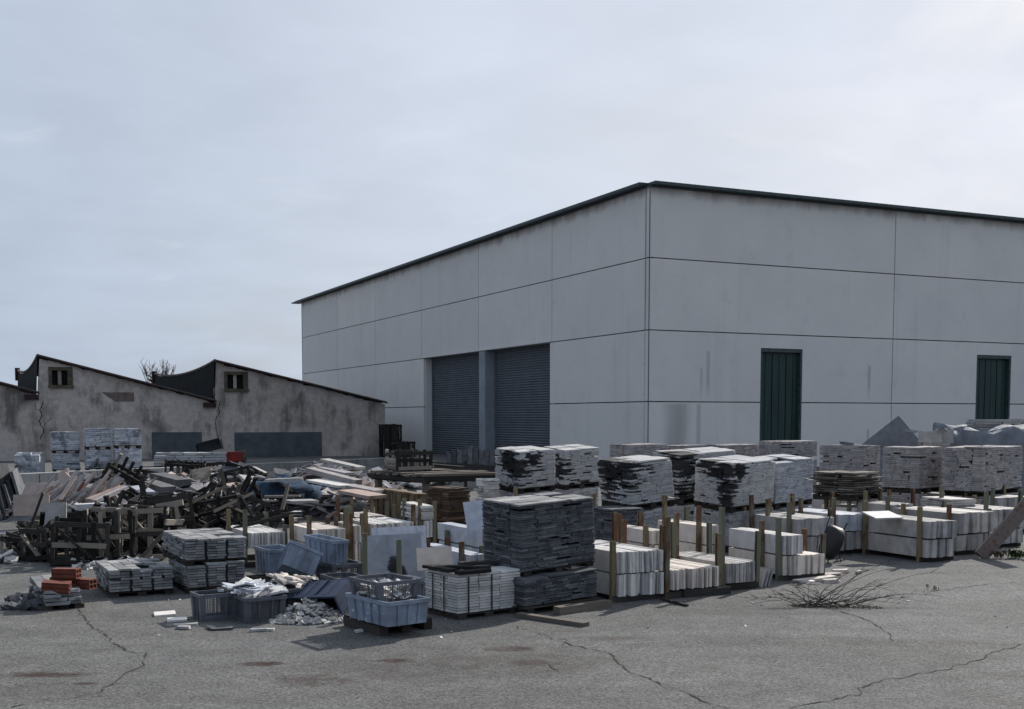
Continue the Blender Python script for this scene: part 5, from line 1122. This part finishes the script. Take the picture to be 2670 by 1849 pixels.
# plank leaning at the right edge, with weeds
tag(beam('leaning_plank', G(2556, 1456) + Vector((0, 0, .02)), U(2705, 1285, 15.0), .19, .045, MAT['redwood'], None, (0, 1, 0)), 'broad weathered plank with peeling red paint leaning at the right edge', 'plank')
# ------------------------------------------------------------------ wheelbarrow on end
wb = thing('wheelbarrow', 'black wheelbarrow stood on end against the marble racks', 'wheelbarrow', G(2158, 1470) + Vector((0, .1, 0)), 0, None, (R(6), R(20), R(12))); wb.scale = (.5, .6, .62)
m = MB(); prof = [(-.27, 0.10, .10), (-.30, .20, .16), (-.30, .42, .20), (-.25, .60, .21), (-.16, .70, .17)]
rows = []
for (yb, z, hw) in [(.0, .08, .13), (-.10, .12, .20), (-.17, .26, .26), (-.19, .45, .28), (-.15, .62, .27), (-.06, .72, .23), (.06, .76, .17)]:
    r_ = []
    for k in range(9):
        s = -1 + 2 * k / 8; x = hw * s; bulge = (1 - abs(s) ** 3); r_.append(len(m.v)); m.v.append(Vector((x, .12 + (yb - .12) * bulge, z)))
    rows.append(r_)
for a, b_ in zip(rows, rows[1:]):
    for k in range(8): m.f.append((a[k], a[k + 1], b_[k + 1], b_[k]))
tray = m.build('tray', MAT['black'], wb, smooth=True); md = tray.modifiers.new('s', 'SOLIDIFY'); md.thickness = .012
for sx in (-1, 1):
    m = MB(); m.tube([(sx * .13, .14, .02), (sx * .2, .16, .4), (sx * .26, .2, 1.0 if sx < 0 else .9)], .016, 6); m.build('handle', MAT['pallet'], wb)
    m = MB(); m.tube([(sx * .16, .15, .5), (sx * .2, .42, .45), (sx * .18, .3, .2)], .012, 6); m.build('leg', MAT['black'], wb)
m = MB(); m.tube([(.1, -.12, .02), (.38, .0, .3), (.62, .05, .32)], .011, 5); m.build('stay', MAT['black'], wb)
m = MB(); m.tube([(.25, .05, .3), (.42, -.08, .02)], .011, 5); m.build('stay', MAT['black'], wb)
# ------------------------------------------------------------------ dead bush in the crack, weeds
bu = thing('dead_bush', 'leafless dead bush sprouting from the crack in the asphalt', 'bush', G(2160, 1582)); rn = random.Random(5)
def arc(dx, dy, h, n=7, droop=.0):
    P = []
    for i in range(n):
        s = i / (n - 1); P.append(Vector((dx * s + rn.uniform(-.012, .012), dy * s + rn.uniform(-.012, .012), .015 + h * math.sin(s * math.pi * (.55 + droop * .4)) + rn.uniform(-.006, .006))))
    return P
specs = [(.98, .42, .40, 0), (.90, .30, .34, 0), (.80, .45, .42, 0), (.70, .15, .22, .85), (.62, .5, .36, 0), (.50, .45, .34, 0), (.42, .3, .26, 0), (-.45, .05, .10, .8), (-.55, .12, .09, .9), (-.32, .2, .2, 0), (-.62, -.02, .07, .9), (-.15, .25, .26, 0), (.08, .25, .24, 0), (.25, .3, .27, 0), (-.05, .1, .2, 0), (.35, -.1, .06, .9), (.5, -.06, .07, .9), (.78, -.05, .06, .95), (-.42, -.14, .05, .95), (.22, -.2, .05, .9), (.86, .1, .13, .6), (-.25, .05, .13, .5)]
for (dx_, dy_, h_, dr) in specs + [(rn.uniform(-.45, .75), rn.uniform(-.05, .35), rn.uniform(.04, .16), rn.choice([.2, .8])) for _ in range(18)]:
    P = arc(dx_ * 1.15, dy_, h_ * .8, 9, dr); w0 = Vector((0, 0, 0)); bend = Vector((rn.uniform(-.05, .05), rn.uniform(-.07, .07), 0))
    for i in range(9): P[i] += bend * math.sin(i / 8 * math.pi) + Vector((rn.uniform(-.13, .13), rn.uniform(-.05, .05), 0)) * (0 if i else 1)
    oo = Vector((rn.uniform(-.26, .2), rn.uniform(-.04, .04), 0))
    for p_ in P: p_ += oo
    m = MB(); m.tube(P, [.0042 * (1 - .7 * i / 8) for i in range(9)], 4)
    for k in range(4):
        i = rn.randrange(3, 8); m.tube([P[i], P[i] + Vector((rn.uniform(.0, .13) * (1 if dx_ > 0 else -1), rn.uniform(-.06, .06), rn.uniform(-.01, .07)))], [.0026, .0012], 3)
    m.build('branch', MAT['twig'], bu)
m = MB()
for k in range(170):
    q0 = rn.choice((-.3, -.22, -.08, .0, .06, .18, .3, .4)) + rn.gauss(0, .05); p = Vector((q0, -.02 - .12 * q0 + rn.gauss(0, .035), 0)); q_ = rn.uniform(.002, .03) * (1.1 - abs(q0)); m.bar(p, p + Vector((rn.uniform(-.045, .045), rn.uniform(-.04, .04), q_ + .003)), .005, .003)
tag(m.build('dry_grass', MAT['moss'], None, bu.location), kind='stuff')
def tuft(name, label, p, n, h, mat, seed):
    rn = random.Random(seed); t = thing(name, label, 'weed', p)
    for k in range(n):
        a = rn.uniform(0, 6.28); l = rn.uniform(.4, 1) * h; v = [Vector((0, 0, 0)), Vector((math.cos(a) * l * .35, math.sin(a) * l * .35, l * .75)), Vector((math.cos(a) * l * .8, math.sin(a) * l * .8, l * .8))]
        o = Vector((rn.gauss(0, h * .35), rn.gauss(0, h * .35), 0)); s = Vector((-math.sin(a), math.cos(a), 0)); m = MB(); wv = h * .07
        m.v = [o + v[0], o + v[1] - s * wv, o + v[1] + s * wv, o + v[2], o + v[1] - Vector((0, 0, .004))]; m.f = [(0, 1, 4), (0, 4, 2), (1, 3, 4), (4, 3, 2)]; m.build('leaf', mat, t)
tuft('weed_clump', 'green weeds growing under the leaning plank', G(2648, 1456), 110, .16, MAT['leaf'], 1)
tuft('weed_clump', 'dry dark weeds left of the green ones under the plank', G(2600, 1456), 60, .14, MAT['moss'], 2)
tuft('weed_sprig', 'tiny weed sprig in the crack right of the dead bush', G(2432, 1540), 8, .1, MAT['moss'], 3)
tuft('weed_sprig', 'tiny weed sprig at the corner of the warehouse yard by the slate rack', G(1580, 1215), 40, .5, MAT['moss'], 4)
